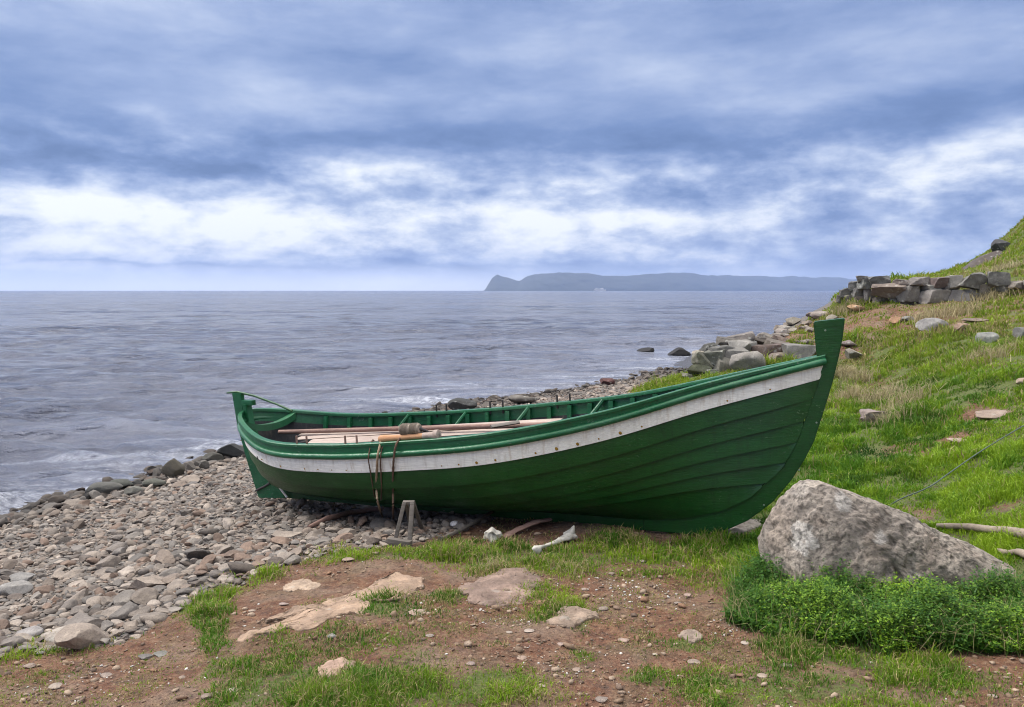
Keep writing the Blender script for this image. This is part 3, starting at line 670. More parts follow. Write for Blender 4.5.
def build_boat():
    R = Matrix([list(BM[0]) + [BO[0]], list(BM[1]) + [BO[1]], list(BM[2]) + [BO[2]], [0, 0, 0, 1]])
    b = put('rowing_boat', None, label='large green wooden rowing boat with a white side band, hauled up on the shore', cat='boat'); b.matrix_world = R
    rg = random.Random(3)
    # planking
    mb = MB()
    for k in range(1, 7): strake(lambda x, k=k: seam(k + 1, x) if k < 6 else zr_(x), lambda x, k=k: seam(k, x), 7, .024, mb=mb)
    for k in range(2, 6):
        for x in np.arange(-4.1, .95, .165):
            if rg.random() < .55:
                z = float(seam(k, x)) + .028
                if z < zr_(x) + .05: continue
                S = sec_pts(x, z, z + .01, 2, .013, .013)[0]
                dot(mb, np.array([S[0], -S[1], S[2]]), np.array([0, -1, -.3]), rg.uniform(.0035, .0065), 1)
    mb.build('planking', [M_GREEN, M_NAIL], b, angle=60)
    mb = MB(); strake(lambda x: seam(1, x), lambda x: seam(0, x), 6, .016, mb)
    for x in np.arange(-4.2, .9, .16):
        if rg.random() < .75:
            z = float(seam(1, x)) + .025; S = sec_pts(x, z, z + .01, 2, .017, .017)[0]; dot(mb, np.array([S[0], -S[1], S[2]]), np.array([0, -1, -.2]), rg.uniform(.006, .017 if -1.9 < x < -.3 else .009), 1)
    mb.build('white_strake', [M_WHITE, M_RUST], b, angle=60)
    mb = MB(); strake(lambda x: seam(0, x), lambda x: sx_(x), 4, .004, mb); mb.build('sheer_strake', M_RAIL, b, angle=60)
    # rubbing rail and gunwale
    for nm, kk in (('rubbing_rail', 0),):
        mb = MB()
        for s in (-1, 1):
            P = []
            for x in XS[2:-2]:
                q = sec_pts(x, float(seam(0, x)), float(seam(0, x)) + .01, 2, .012, .012)[0]; P.append((q[0], s * q[1], q[2]))
            mb.tube(P, .027, 10)
        mb.build(nm, M_RAIL, b, angle=None)
    mb = MB()
    for s in (-1, 1):
        G = []
        for x in XS[1:-1]:
            y, z = float(bx_(x)), float(sx_(x)); yi = max(y - .055, .004); G.append([(x, s * (y + .010), z - .012), (x, s * (y + .010), z + .008), (x, s * (y + .004), z + .014), (x, s * (yi + .004), z + .014), (x, s * yi, z + .008), (x, s * yi, z - .014)])
        mb.grid(G, closed=True, flip=s < 0)
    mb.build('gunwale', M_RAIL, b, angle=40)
    # inside: green top strake, dark lining below
    xs = [x for x in XS if -4.635 < x < .95]
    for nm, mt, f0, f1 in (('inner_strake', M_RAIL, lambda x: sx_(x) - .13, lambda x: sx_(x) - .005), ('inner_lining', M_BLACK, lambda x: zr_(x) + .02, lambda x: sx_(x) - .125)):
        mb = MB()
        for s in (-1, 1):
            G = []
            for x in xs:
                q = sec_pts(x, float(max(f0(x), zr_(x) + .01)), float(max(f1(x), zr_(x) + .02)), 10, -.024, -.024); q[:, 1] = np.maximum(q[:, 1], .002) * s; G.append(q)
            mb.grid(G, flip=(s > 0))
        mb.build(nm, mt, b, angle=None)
    # stem, keel, sternpost
    mb = MB(); mb.plate([(1.075, 1.756), (1.296, 1.778), (1.278, 1.62), (1.249, 1.475), (1.206, 1.29), (1.157, 1.119), (1.071, .834), (1.008, .70), (.901, .514), (.755, .325), (.566, .161), (.42, .08), (.275, .021), (.10, .0), (-.30, .0), (-.30, .125), (.055, .158), (.369, .245), (.585, .365), (.843, .627), (.95, .837), (1.123, 1.344), (1.095, 1.50)][::-1], -.046, .046, .007)
    for p in ((1.13, 1.69), (1.06, .98), (.93, .60), (.66, .30)): dot(mb, np.array([p[0] + .03, -.0462, p[1]]), np.array([0, -1, 0]), .008, 1)
    mb.build('stem', [M_GREEN, M_NAIL], b, angle=35)
    mb = MB(); mb.plate([(-4.20, 0), (-.296, 0), (-.296, .125), (-4.12, .125)], -.045, .045, .006); mb.build('keel', M_GREEN, b, angle=35)
    mb = MB(); mb.plate([(-4.655, .985), (-4.60, .985), (-4.57, .75), (-4.49, .55), (-4.41, .42), (-4.33, .31), (-4.21, .195), (-4.05, .135), (-4.05, .0), (-4.16, .0), (-4.29, .150), (-4.40, .265), (-4.47, .38), (-4.545, .53), (-4.625, .75)], -.045, .045, .006); mb.build('sternpost', M_RAIL, b, angle=35)
    mb = MB(); mb.tube([(-4.135, -.048, .01), (-4.27, -.048, .158), (-4.38, -.048, .268), (-4.45, -.048, .37)], .012, 8); mb.build('stern_band', M_WHITE, b)
    # rudder and tiller
    mb = MB(); mb.plate([(-4.80, 1.10), (-4.675, 1.105), (-4.672, 1.0), (-4.64, .75), (-4.56, .53), (-4.485, .38), (-4.415, .265), (-4.305, .15), (-4.17, -.01), (-4.549, -.035), (-4.66, .33), (-4.765, .75)][::-1], -.026, .026, .005)
    ru = mb.build('rudder', M_RAIL, b, angle=35)
    mb = MB(); mb.tube([(-4.89, -.0, 1.10), (-4.74, 0, 1.112), (-4.5, -.01, 1.075), (-4.2, -.03, 1.00), (-3.98, -.05, .935)], [.010, .013, .012, .011, .013], 10); mb.build('tiller', M_GREEN, ru)
    mb = MB(); mb.box((-4.60, 0, 1.0), (.075, .03, .028)); mb.build('tiller_block', M_RAIL, ru)
    mb = MB(); mb.tube([(-4.56, -.04, .05), (-4.4, -.05, .12), (-4.24, -.05, .215)], .013, 8); mb.build('rudder_strap', M_IRON, ru)
    # ribs (green above, charcoal below)
    for x in np.arange(-4.02, .75, .235):
        if abs(x + 2.05) < .05: pass
        for s in (-1, 1):
            mb = MB(); z0, z1 = float(zr_(x)) + .03, float(sx_(x)) - .03; q = sec_pts(x, z0, z1, 14, -.038, -.038); G = []
            qi = sec_pts(x, z0, z1, 14, -.075, -.07)
            for a, c in zip(q, qi): a[1] = max(a[1], .004); c[1] = max(c[1], .002)
            w = .021; G = [[(x - w, s * a[1], a[2]), (x - w, s * c[1], c[2]), (x + w, s * c[1], c[2]), (x + w, s * a[1], a[2])] for a, c in zip(q, qi)]
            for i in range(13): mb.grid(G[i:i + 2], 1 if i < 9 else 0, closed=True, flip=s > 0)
            mb.add(np.array(G[-1]), [(0, 1, 2, 3)], 0); mb.build('rib', [M_RAIL, M_BLACK], b, angle=30)
    # thwarts with knees, stern beam, floorboards
    for x, w in ((-3.25, .13), (-2.05, .13), (-1.0, .12), (-.15, .10)):
        z = float(sx_(x)) - .25; y = float(np.interp(z, section(x)[:, 1], section(x)[:, 0])) - .04
        mb = MB(); mb.box((x, 0, z), (w, y, .018)); mb.build('thwart', M_GREYWOOD, b)
    for px, py in ((409, 420), (465, 421), (527, 414), (601, 403)):
        p = w2l(np.array([0, 0, CAMH])); # bearing of each knee on the far side
        best = min(np.linspace(-4, .8, 200), key=lambda x: abs(_px(l2w((x, float(bx_(x)) - .05, float(sx_(x)) - .1)))[0] - px)); x = best
        y, z = float(bx_(x)), float(sx_(x))
        for s in (-1, 1):
            mb = MB(); mb.tube([(x - .16, s * (y - .17), z - .24), (x - .07, s * (y - .10), z - .13), (x + .02, s * (y - .055), z - .01)], [.020, .024, .02], 8)
            mb.build('knee', M_RAIL, b)
    G = []
    for u in np.linspace(-1, 1, 25):
        x = -4.40 + .07 * u + .05 * (1 - u * u); y = u * (float(bx_(x)) - .03); z = float(sx_(x)) - .03 - .06 * (1 - u * u); G.append([(x - .035, y, z + .018), (x + .035, y, z + .018), (x + .035, y, z - .05), (x - .035, y, z - .05)])
    mb = MB(); mb.grid(G, closed=True); mb.build('stern_beam', M_RAIL, b, angle=30)
    mb = MB()
    for i in range(-3, 4):
        xs_ = [x for x in np.linspace(-3.6, -.2, 80) if np.interp(.23, section(x)[:, 1], section(x)[:, 0]) > abs(i) * .105 + .13]
        if len(xs_) > 5: mb.box(((xs_[0] + xs_[-1]) / 2, i * .105, .23 + .006 * abs(i)), ((xs_[-1] - xs_[0]) / 2, .048, .012))
    mb.build('floorboards', M_GREYWOOD, b)
    mb = MB(); x = -3.85; z = float(sx_(x)) - .20; mb.box((x, 0, z), (.14, .60, .018)); mb.build('stern_seat', M_BLACK, b)
    # thole pins in pairs along both gunwales
    for px, py in ((437, 411), (447, 411), (490, 408.5), (503, 407.5), (557, 403), (570, 401.5)): _pin(b, px, 1)
    for px in (297, 307, 346, 357): _pin(b, px, -1)
    return b


def _px(P):
    x, y, z = P[0], P[1], P[2] - CAMH; d = y * CT - z * ST; return np.array([512 + F * x / d, 353.5 - F * (y * ST + z * CT) / d])


def _pin(b, px, s):
    xs = np.linspace(-4.3, .6, 400); P = [l2w((x, s * (float(bx_(x)) - .03), float(sx_(x)))) for x in xs]; k = int(np.argmin([abs(_px(p)[0] - px) for p in P])); x = xs[k]
    y, z = s * (float(bx_(x)) - .028), float(sx_(x)); h = .085
    mb = MB(); mb.tube([(x, y, z - .05), (x, y, z + h)], [.011, .009], 8); mb.build('thole_pin', M_IRON if s > 0 else M_BROWNWOOD, b)


boat = build_boat()


def lathe_along(mb, p0, p1, prof, seg=16, m=0):
    p0, p1 = np.asarray(p0, float), np.asarray(p1, float); t = np.array([q[0] for q in prof])[:, None]; mb.tube(p0 + (p1 - p0) * t, [q[1] for q in prof], seg, m)


def build_gear():
    grp = 'spars and planks stowed in the green boat'
    def spar(name, a, c, za, zc, r0, r1, m, label, cat, flat=None, sag=0):
        p, q = local_at(*a, 2, za), local_at(*c, 2, zc); t = np.linspace(0, 1, 14)[:, None]; P = p + (q - p) * t; P[:, 2] += sag * np.sin(np.pi * t[:, 0]); P = np.array([l2w(k) for k in P])
        o = P[0].copy(); mb = MB(); mb.tube(P - o, np.linspace(r0, r1, 14), 12, flat=flat); mb.build(name, m, None, loc=o, label=label, cat=cat, group=grp)
    spar('wooden_pole', (279, 432), (556, 424.5), .70, .82, .022, .026, M_BROWNWOOD, 'long thin brown pole lying farthest from the near side along the inside of the boat', 'pole')
    for (a, c, za, zc, wd, lb) in [((302, 434.5), (562, 419.8), .66, .80, .10, 'pale weathered plank next to the thin brown pole in the boat'), ((300, 438), (556, 421.8), .655, .79, .10, 'pale plank second from the thin brown pole in the boat'), ((312, 441), (566, 422.8), .65, .775, .10, 'pale plank third from the thin brown pole in the boat'), ((306, 444.5), (548, 426.8), .645, .76, .10, 'pale plank nearest the near gunwale inside the boat')]:
        spar('weathered_plank', a, c, za, zc, wd, wd * .9, M_PALEWOOD, lb, 'plank', .13)
    spar('board_offcut', (491, 426.5), (519, 422), .84, .86, .05, .05, M_GREYWOOD, 'short grey board lying across the bow end of the stowed planks', 'board', .3)
    # roller
    t = put('hauling_roller', None, label='weathered wooden roller wound with grey rope, lying on the near gunwale', cat='roller')
    xs = np.linspace(-4.3, .6, 500); near = [l2w((x, -(float(bx_(x)) - .05), float(sx_(x)))) for x in xs]; f = lambda px: near[int(np.argmin([abs(_px(p)[0] - px) for p in near]))]
    a, c = f(380), f(439); a = a + (0, 0, .034); c = c + (0, .0, .034); o = (a + c) / 2; t.location = o; a, c = a - o, c - o
    mb = MB(); lathe_along(mb, a, a + (c - a) * .80, [(0, .026), (.03, .034), (.12, .036), (.35, .028), (.7, .026), (1, .026)]); mb.build('bar', M_ORANGEWOOD, t, angle=50)
    mb = MB(); lathe_along(mb, a + (c - a) * .74, c, [(0, .028), (.5, .030), (.7, .034), (.72, .046), (.97, .046), (1, .038), (1, .016), (.93, .014)]); mb.build('end_cap', M_PALEWOOD, t, angle=50)
    d0 = a + (c - a) * .36 + (0, .03, .062); d1 = a + (c - a) * .68 + (0, .03, .060); pr = [(0, .03), (0, .040), (.05, .050)] + [(.08 + .36 * i / 14, .050 + (.006 if i % 2 else -.003)) for i in range(15)] + [(.46, .044), (.52, .044)] + [(.54 + .36 * i / 14, .048 + (.006 if i % 2 else -.003)) for i in range(15)] + [(.95, .046), (1, .038), (1, .016)]
    mb = MB(); lathe_along(mb, d0, d1, pr, 20); mb.build('rope_drum', M_ROPEG, t, angle=50)
    mb = MB(); mb.tube([d1 - (d1 - d0) * .05, d1 + (.05, .01, -.02), d1 + (.075, 0, -.03)], [.016, .012, .009], 8); mb.build('axle', M_IRON, t)
    # ropes over the side
    def rope(pts, r, m, label):
        P = np.array(pts); n = 60; tt = np.linspace(0, 1, len(P)); T = np.linspace(0, 1, n); C = np.stack([catm(P[:, i], T) for i in range(3)], -1); o = C[0].copy(); C = C - o; mb = MB(); mb.tube(C, r * (1 + .16 * np.sin(T * 230)), 8); mb.build('rope', m, None, loc=o, label=label, cat='rope', group='ropes hanging over the near side of the boat')
    def side(px, py, off):      # a point just outside the near side of the hull
        best = None
        for y in np.linspace(5.5, 9, 160):
            p = at(px, py, y=y); l = w2l(p)
            if l[1] > 0: continue
            S = section(np.clip(l[0], -4.5, 1.1)); yy = np.interp(l[2], S[:, 1], S[:, 0])
            if -l[1] < yy + off: return p
            best = p
        return best
    g = lambda px, py, up=.015: hit(px, py, H) + (0, 0, up)
    rope([f(384) + (0, .12, .02), f(382) + (0, .02, .045), side(379.5, 447, .03), side(377.5, 457, .055), side(376.5, 474, .03), side(376.5, 490, .04), at(378, 503, y=side(377, 495, .03)[1] - .12), g(383, 519), g(391, 528)], .0095, M_ROPE, 'tan rope hanging over the boat side and trailing onto the stones by the wooden prop')
    rope([f(403) + (0, .12, .03), f(402) + (0, .02, .05), side(396.5, 444, .03), side(394, 456, .055), side(393, 474, .03), side(393, 492, .04), at(393, 508, y=side(393, 495, .03)[1] - .1), g(393, 522)], .0095, M_ROPEB, 'dark brown rope hanging straight down beside the wooden prop, nearest the bow')
    rope([f(373) + (0, .06, .015), f(372) + (0, .0, .02), side(368.5, 457, .05), side(370, 470, .03), side(372.5, 485, .03), side(374.5, 497, .04)], .0055, M_ROPEB, 'thin dark line hanging nearest the stern of the ropes over the boat side')
    rope([f(385) + (0, .06, .02), f(385) + (0, .0, .03), side(381.5, 450, .03), side(380.5, 460, .06), side(381, 474, .03), side(381.5, 488, .03), side(381, 500, .05)], .006, M_ROPEB, 'thin dark line hanging between the tan rope and the dark brown rope')


build_gear()


def build_prop():
    """wooden trestle leaning against the bilge"""
    base = hit(400, 545, H); t = put('wooden_prop', None, loc=base, label='small grey wooden trestle propping the side of the green boat', cat='prop')
    P = lambda px, py, dy=0: at(px, py, y=base[1] + dy) - base
    def beam(name, a, c, w, h):
        a, c = np.asarray(a), np.asarray(c); x = c - a; L = np.linalg.norm(x); x = x / L; up = np.array([0, 1., 0]); yv = np.cross(up, x); yv /= np.linalg.norm(yv); zv = np.cross(x, yv)
        mb = MB(); mb.box((a + c) / 2, (L / 2, w, h), np.stack([x, yv, zv], 1)); mb.build(name, M_GREYWOOD, t, angle=30)
    beam('leg', P(404.5, 502, .10), P(395, 541, .02), .015, .022); beam('leg', P(412.5, 502, .10), P(409.5, 545, -.03), .018, .022)
    beam('leg', P(406, 502, .17), P(413, 536, .55), .014, .018); beam('leg', P(413, 502, .17), P(424, 535, .5), .014, .018)
    beam('foot_bar', P(388.5, 541, .0), P(411, 544.5, -.065), .028, .03); beam('top_bar', P(403, 502.5, .135), P(414, 502.5, .135), .012, .03)


build_prop()

# ------------------------------------------------------------------ stones
_ico = {}


def ico(n):
    if n not in _ico:
        bm = bmesh.new(); bmesh.ops.create_icosphere(bm, subdivisions=n, radius=1); bm.verts.index_update()
        _ico[n] = (np.array([v.co[:] for v in bm.verts]), np.array([[v.index for v in f.verts] for f in bm.faces])); bm.free()
    return _ico[n]


def stone_shape(seed, sub=3, cuts=9, depth=(.62, .95), rough=.06, blocky=0.):
    """unit stone: a ball cut by planes, then roughened"""
    r = np.random.default_rng(seed); V, Fc = ico(sub); V = V.copy()
    pl = []
    if blocky:
        for ax in range(3):
            for sg in (-1, 1):
                n = r.normal(0, .16 * (1.25 - blocky), 3); n[ax] += sg; pl.append((n / np.linalg.norm(n), r.uniform(.54, .66)))
    for _ in range(cuts): n = r.normal(size=3); pl.append((n / np.linalg.norm(n), r.uniform(*depth)))
    for n, d in pl:
        h = V @ n; m = h > d; V[m] -= np.outer(h[m] - d, n)
    q = V * 2.1 + seed * 3.7
    if rough: V = V * (1 + rough * fbm(q[:, 0], q[:, 1], q[:, 2], 3, seed % 97)[:, None])
    return V / np.abs(V).max(0), Fc


def rotz(a): c, s = math.cos(a), math.sin(a); return np.array([[c, -s, 0], [s, c, 0], [0, 0, 1]])
def rotx(a): c, s = math.cos(a), math.sin(a); return np.array([[1, 0, 0], [0, c, -s], [0, s, c]])
def roty(a): c, s = math.cos(a), math.sin(a); return np.array([[c, 0, s], [0, 1, 0], [-s, 0, c]])


GREY, BROWN, PINK, DARK, OLIVE, PALE, RED, ORNG = (.19, .18, .17), (.18, .135, .105), (.30, .225, .18), (.045, .042, .04), (.13, .125, .09), (.29, .28, .255), (.13, .07, .06), (.36, .22, .13)


def rock_px(name, px, py, w, h, tint, label=None, cat='rock', parent=None, y=None, seed=None, mat=None, sub=4, cuts=9, rough=.035, depth=.8, blocky=0., tilt=0., group=None, embed=0., dcut=(.5, .9)):
    """a rock seen as w x h pixels about px,py: at its own distance on the ground, or at distance y in a wall"""
    global _seed; _seed = seed if seed is not None else _seed + 1
    if y is None: y = hit(px, py + h * .42, H)[1] + .35 * w * depth * (hit(px, py + h * .42, H)[1]) / F
    c = at(px, py, y=y); k = y / F * 1.03; a, e = w * k / 2, h * k / 2
    el = max((py - 290) / F, 0); dep = a * depth; e = max((e - dep * el * .8), e * .45)
    V, Fc = stone_shape(_seed, sub, cuts, dcut, rough, blocky); r = random.Random(_seed)
    V = V @ rotz(r.uniform(-.35, .35)).T; V = V / np.abs(V).max(0) * np.array([a, dep, e]); V = V @ roty(tilt).T @ rotx(r.uniform(-.12, .12)).T
    c = c - np.array([0, 0, embed]); j = np.array([r.uniform(.85, 1.15)] * 3) * np.array([r.uniform(.96, 1.04), 1, r.uniform(.95, 1.05)])
    base = c if parent is None else c - np.array(parent.location)
    me = mesh(name, V, Fc, mat or M_ROCK, True, dict(tint=np.tile(np.array(tint) * j, (len(V), 1)))); me.set_sharp_from_angle(angle=.62)
    o = put(name, me, parent, loc=base, label=label, cat=cat if parent is None else None, group=group); return o


_seed = 100

# the big lichened boulder
def build_boulder():
    outl = [(764, 548), (770, 530), (779, 512), (793, 492), (801, 483), (810, 480), (822, 482), (835, 487), (850, 493), (866, 499), (885, 507), (905, 517), (925, 527), (945, 539), (965, 550), (985, 560), (1002, 569), (1016, 581), (1012, 592), (985, 606), (940, 618), (880, 624), (820, 622), (780, 606), (768, 580)]
    y0 = hit(860, 606, H)[1] + .28; c = at(880, 566, y=y0); pts = np.array([at(px, py, y=y0) - c for px, py in outl])[:, [0, 2]]
    V, Fc = ico(7); V = V.copy(); th = np.arctan2(V[:, 2], V[:, 0]); ang = np.arctan2(pts[:, 1], pts[:, 0]); rad = np.hypot(pts[:, 0], pts[:, 1]); o = np.argsort(ang)
    R = np.interp(th, np.concatenate([ang[o] - 2 * np.pi, ang[o], ang[o] + 2 * np.pi]), np.tile(rad[o], 3)); rho = np.hypot(V[:, 0], V[:, 2]); prof = np.sin(np.arccos(np.clip(np.abs(V[:, 1]), 0, 1))) ** .8
    u = V[:, 0] / np.maximum(rho, 1e-6) * R * prof; w = V[:, 2] / np.maximum(rho, 1e-6) * R * prof; dep = np.where(V[:, 1] < 0, .40, .50) * (1 - .25 * np.clip(u / .9, -.6, 1))
    P = np.stack([u, V[:, 1] * dep * 1.0, w], -1)
    # faces: a steep front, a ridge running down to the right, a facet on the left
    for n, d in (((-.20, -.93, .30), .30), ((.28, -.80, .53), .36), ((.42, .1, .9), .34), ((-.85, -.45, .25), .60), ((.0, -1, .05), .33), ((.3, .5, .8), .40)):
        n = np.array(n) / np.linalg.norm(n); h = P @ n; m = h > d; P[m] -= np.outer(h[m] - d, n) * .9
    N = P / (np.linalg.norm(P, axis=1)[:, None] + 1e-9); s = fbm(P[:, 0] * 3.1, P[:, 1] * 3.1, P[:, 2] * 3.1, 5, 61); f = np.abs(vnoise(P[:, 0] * 11, P[:, 1] * 11, P[:, 2] * 11, 66)); pit = fbm(P[:, 0] * 26, P[:, 1] * 26, P[:, 2] * 26, 3, 67)
    crack = np.exp(-((P[:, 0] + .04 + .22 * (P[:, 2] + .1) + .03 * vnoise(P[:, 2] * 8, P[:, 2] * 0, seed=5)) / .014) ** 2) * (P[:, 1] < .1) * smooth(.18, .02, P[:, 2])
    ridge = 1 - np.abs(fbm(P[:, 0] * 4.5, P[:, 1] * 4.5, P[:, 2] * 4.5, 4, 71)); pitb = smooth(.35, .75, fbm(P[:, 0] * 13, P[:, 1] * 13, P[:, 2] * 13, 3, 73))
    P = P + N * (.020 * s + .016 * (ridge - .7) - .016 * pitb + .005 * pit + .003 * fbm(P[:, 0] * 55, P[:, 1] * 55, P[:, 2] * 55, 2, 79) - .07 * crack)[:, None]
    xl, xr = at(764, 560, y=y0)[0] - c[0], at(1034, 584, y=y0)[0] - c[0]; P[:, 0] = xl + (P[:, 0] - P[:, 0].min()) / np.ptp(P[:, 0]) * (xr - xl)
    tint = np.tile(np.array((.285, .25, .215)), (len(P), 1)) * (1 + .16 * fbm(P[:, 0] * 2, P[:, 1] * 2, P[:, 2] * 2, 3, 14))[:, None]
    b = smooth(-.1, .6, fbm(P[:, 0] * 6, P[:, 1] * 6 + 4, P[:, 2] * 6, 5, 19))[:, None]; tint = tint * (1 - .28 * b) + np.array((.23, .17, .13)) * .28 * b
    ln = fbm(P[:, 0] * 22, P[:, 1] * 22, P[:, 2] * 22, 3, 91)
    for px, py, r_ in [(797, 527, 9), (803.5, 536, 6), (793.5, 541, 6), (865, 527, 6), (893, 572, 17), (850, 577, 10), (915, 578, 10), (835, 497, 8), (800, 487, 9)]:
        k = (at(px, py, y=y0) - c); r0 = r_ * y0 / F; w_ = smooth(1.05, .92, np.hypot(P[:, 0] - k[0], P[:, 2] - k[2]) / r0 + .30 * ln)[:, None] * (P[:, 1] < .05)[:, None] * (.65 if r_ < 9 or px == 797 else .2); tint = tint * (1 - w_) + np.array((.52, .50, .47)) * w_
    dk = smooth(.30, .50, fbm(P[:, 0] * 48, P[:, 1] * 48, P[:, 2] * 48, 3, 93))[:, None]; tint = tint * (1 - .55 * dk); lt = smooth(.32, .5, fbm(P[:, 0] * 30 + 7, P[:, 1] * 30, P[:, 2] * 30, 3, 97))[:, None]; tint = tint * (1 + .25 * lt)
    put('boulder', mesh('boulder', P, Fc, M_BOULDER, True, dict(tint=tint)), loc=c, label='largest boulder, lichen-spotted and wedge-shaped, standing in leafy plants near the bow', cat='boulder')


build_boulder()


def build_walls():
    # far wall: coursed grey stones along the top of the bank
    first = hit(930, 307, H); w = put('dry_stone_wall', None, loc=first, label='dry stone wall of dark blocks on the grassy bank below the hill', cat='wall', group='dry stone walls on the shore')
    wt = lambda t: tuple(.5 * q + .5 * k for q, k in zip(t, (.20, .19, .175)))
    dist = lambda px: np.interp(px, [835, 860, 900, 960, 1024, 1060], [18.6, 18.2, 17.6, 17.2, 16.6, 16.4])
    for px, py, ww, hh, t, bl in [(933.5, 298, 31, 14, GREY, .8), (962, 297, 27, 15, (.17, .165, .16), .8), (909.6, 293, 22, 17, (.15, .145, .14), .2), (931.5, 288.6, 22, 8, GREY, .3), (919.6, 282, 21, 9, (.11, .10, .10), .3), (940.5, 282.5, 19, 9, RED, .4), (954, 282, 14, 15, PALE, .2), (973, 282, 25, 16, (.10, .10, .10), .4), (997, 279, 22, 13, (.13, .125, .12), .3), (1016, 285.5, 16, 8, BROWN, .3), (1034, 284, 18, 10, GREY, .3), (1052, 283, 20, 12, (.13, .12, .12), .3),
                              (889.7, 290, 37, 15, (.19, .115, .085), .5), (846, 294, 12, 10, DARK, .1), (855, 286, 12, 9, (.10, .10, .10), .1), (866, 284, 14, 9, (.13, .13, .12), .1), (880, 281.5, 23, 9, (.10, .10, .10), .3), (858, 292.5, 12, 10, GREY, .1), (868.5, 295, 11, 11, (.12, .115, .11), .1), (850, 300.5, 12, 10, (.13, .11, .10), .1), (841, 300, 9, 9, DARK, .1), (860, 301, 13, 10, BROWN, .1), (895, 302, 12, 11, GREY, .1), (906, 301, 15, 9, (.14, .13, .12), .2), (880, 301, 14, 8, BROWN, .2), (947, 290, 10, 8, DARK, .2), (985, 289, 13, 9, BROWN, .3), (1003, 288, 14, 9, GREY, .3), (902, 282.5, 14, 7, BROWN, .2), (862, 279, 12, 6, (.12, .12, .12), .1), (982, 297, 14, 9, (.16, .15, .14), .3)]:
        rock_px('stone', px, py, ww * 1.12, hh * 1.22, wt(t), parent=w, y=float(dist(px)), sub=4, blocky=bl * .45, rough=.09, depth=.75, cuts=7, dcut=(.70, .95))
    # near wall end by the bow
    first = hit(748, 376, H); w = put('dry_stone_wall', None, loc=first, label='tumbled stone wall end of big grey boulders by the water behind the bow', cat='wall', group='dry stone walls on the shore')
    for px, py, ww, hh, t, bl, dy in [(748.5, 365, 35, 24, (.27, .26, .24), .2, -.3), (723, 365, 22, 17, (.25, .245, .21), .4, 0), (704, 360, 22, 16, (.22, .22, .17), .2, .1), (724, 352.5, 29, 14, (.17, .165, .15), .3, .2), (709, 348, 16, 10, (.13, .13, .12), .2, .3), (742, 347.5, 27, 14, (.26, .245, .23), .2, .4), (737, 340, 28, 11, (.26, .225, .20), .2, .7), (770, 355, 36, 22, (.17, .125, .10), .1, .3), (800, 354, 33, 18, (.25, .24, .235), .2, -.2), (699, 370, 23, 11, (.20, .20, .13), .1, .1), (734, 375, 16, 8, GREY, .2, -.2), (764, 342, 26, 10, (.20, .165, .145), .1, 1.0), (786, 342, 24, 9, BROWN, .1, 1.0), (712, 373, 12, 8, (.30, .29, .27), .1, -.2), (715, 358, 22, 16, (.20, .195, .165), .1, .05), (735, 356, 22, 16, (.22, .21, .195), .1, .1), (782, 360, 30, 16, (.19, .15, .125), .1, -.1), (758, 374, 22, 14, (.20, .19, .17), .1, -.2), (728, 342, 20, 10, (.19, .17, .15), .1, .6), (775, 346, 26, 12, (.21, .18, .155), .1, .6), (808, 344, 24, 11, (.20, .175, .15), .1, .5), (755, 350, 14, 9, BROWN, .1, .5), (688, 376, 14, 7, (.24, .24, .18), .1, .1)]:
        rock_px('stone', px, py, ww * 1.2, hh * 1.25, tuple(q * random.Random(int(px * 7)).uniform(.55, .85) for q in t), parent=w, y=15.6 + dy, sub=4, blocky=bl * .4, rough=.07, depth=.8, cuts=9, dcut=(.5, .9), tilt=random.Random(int(px)).uniform(-.2, .2))


build_walls()


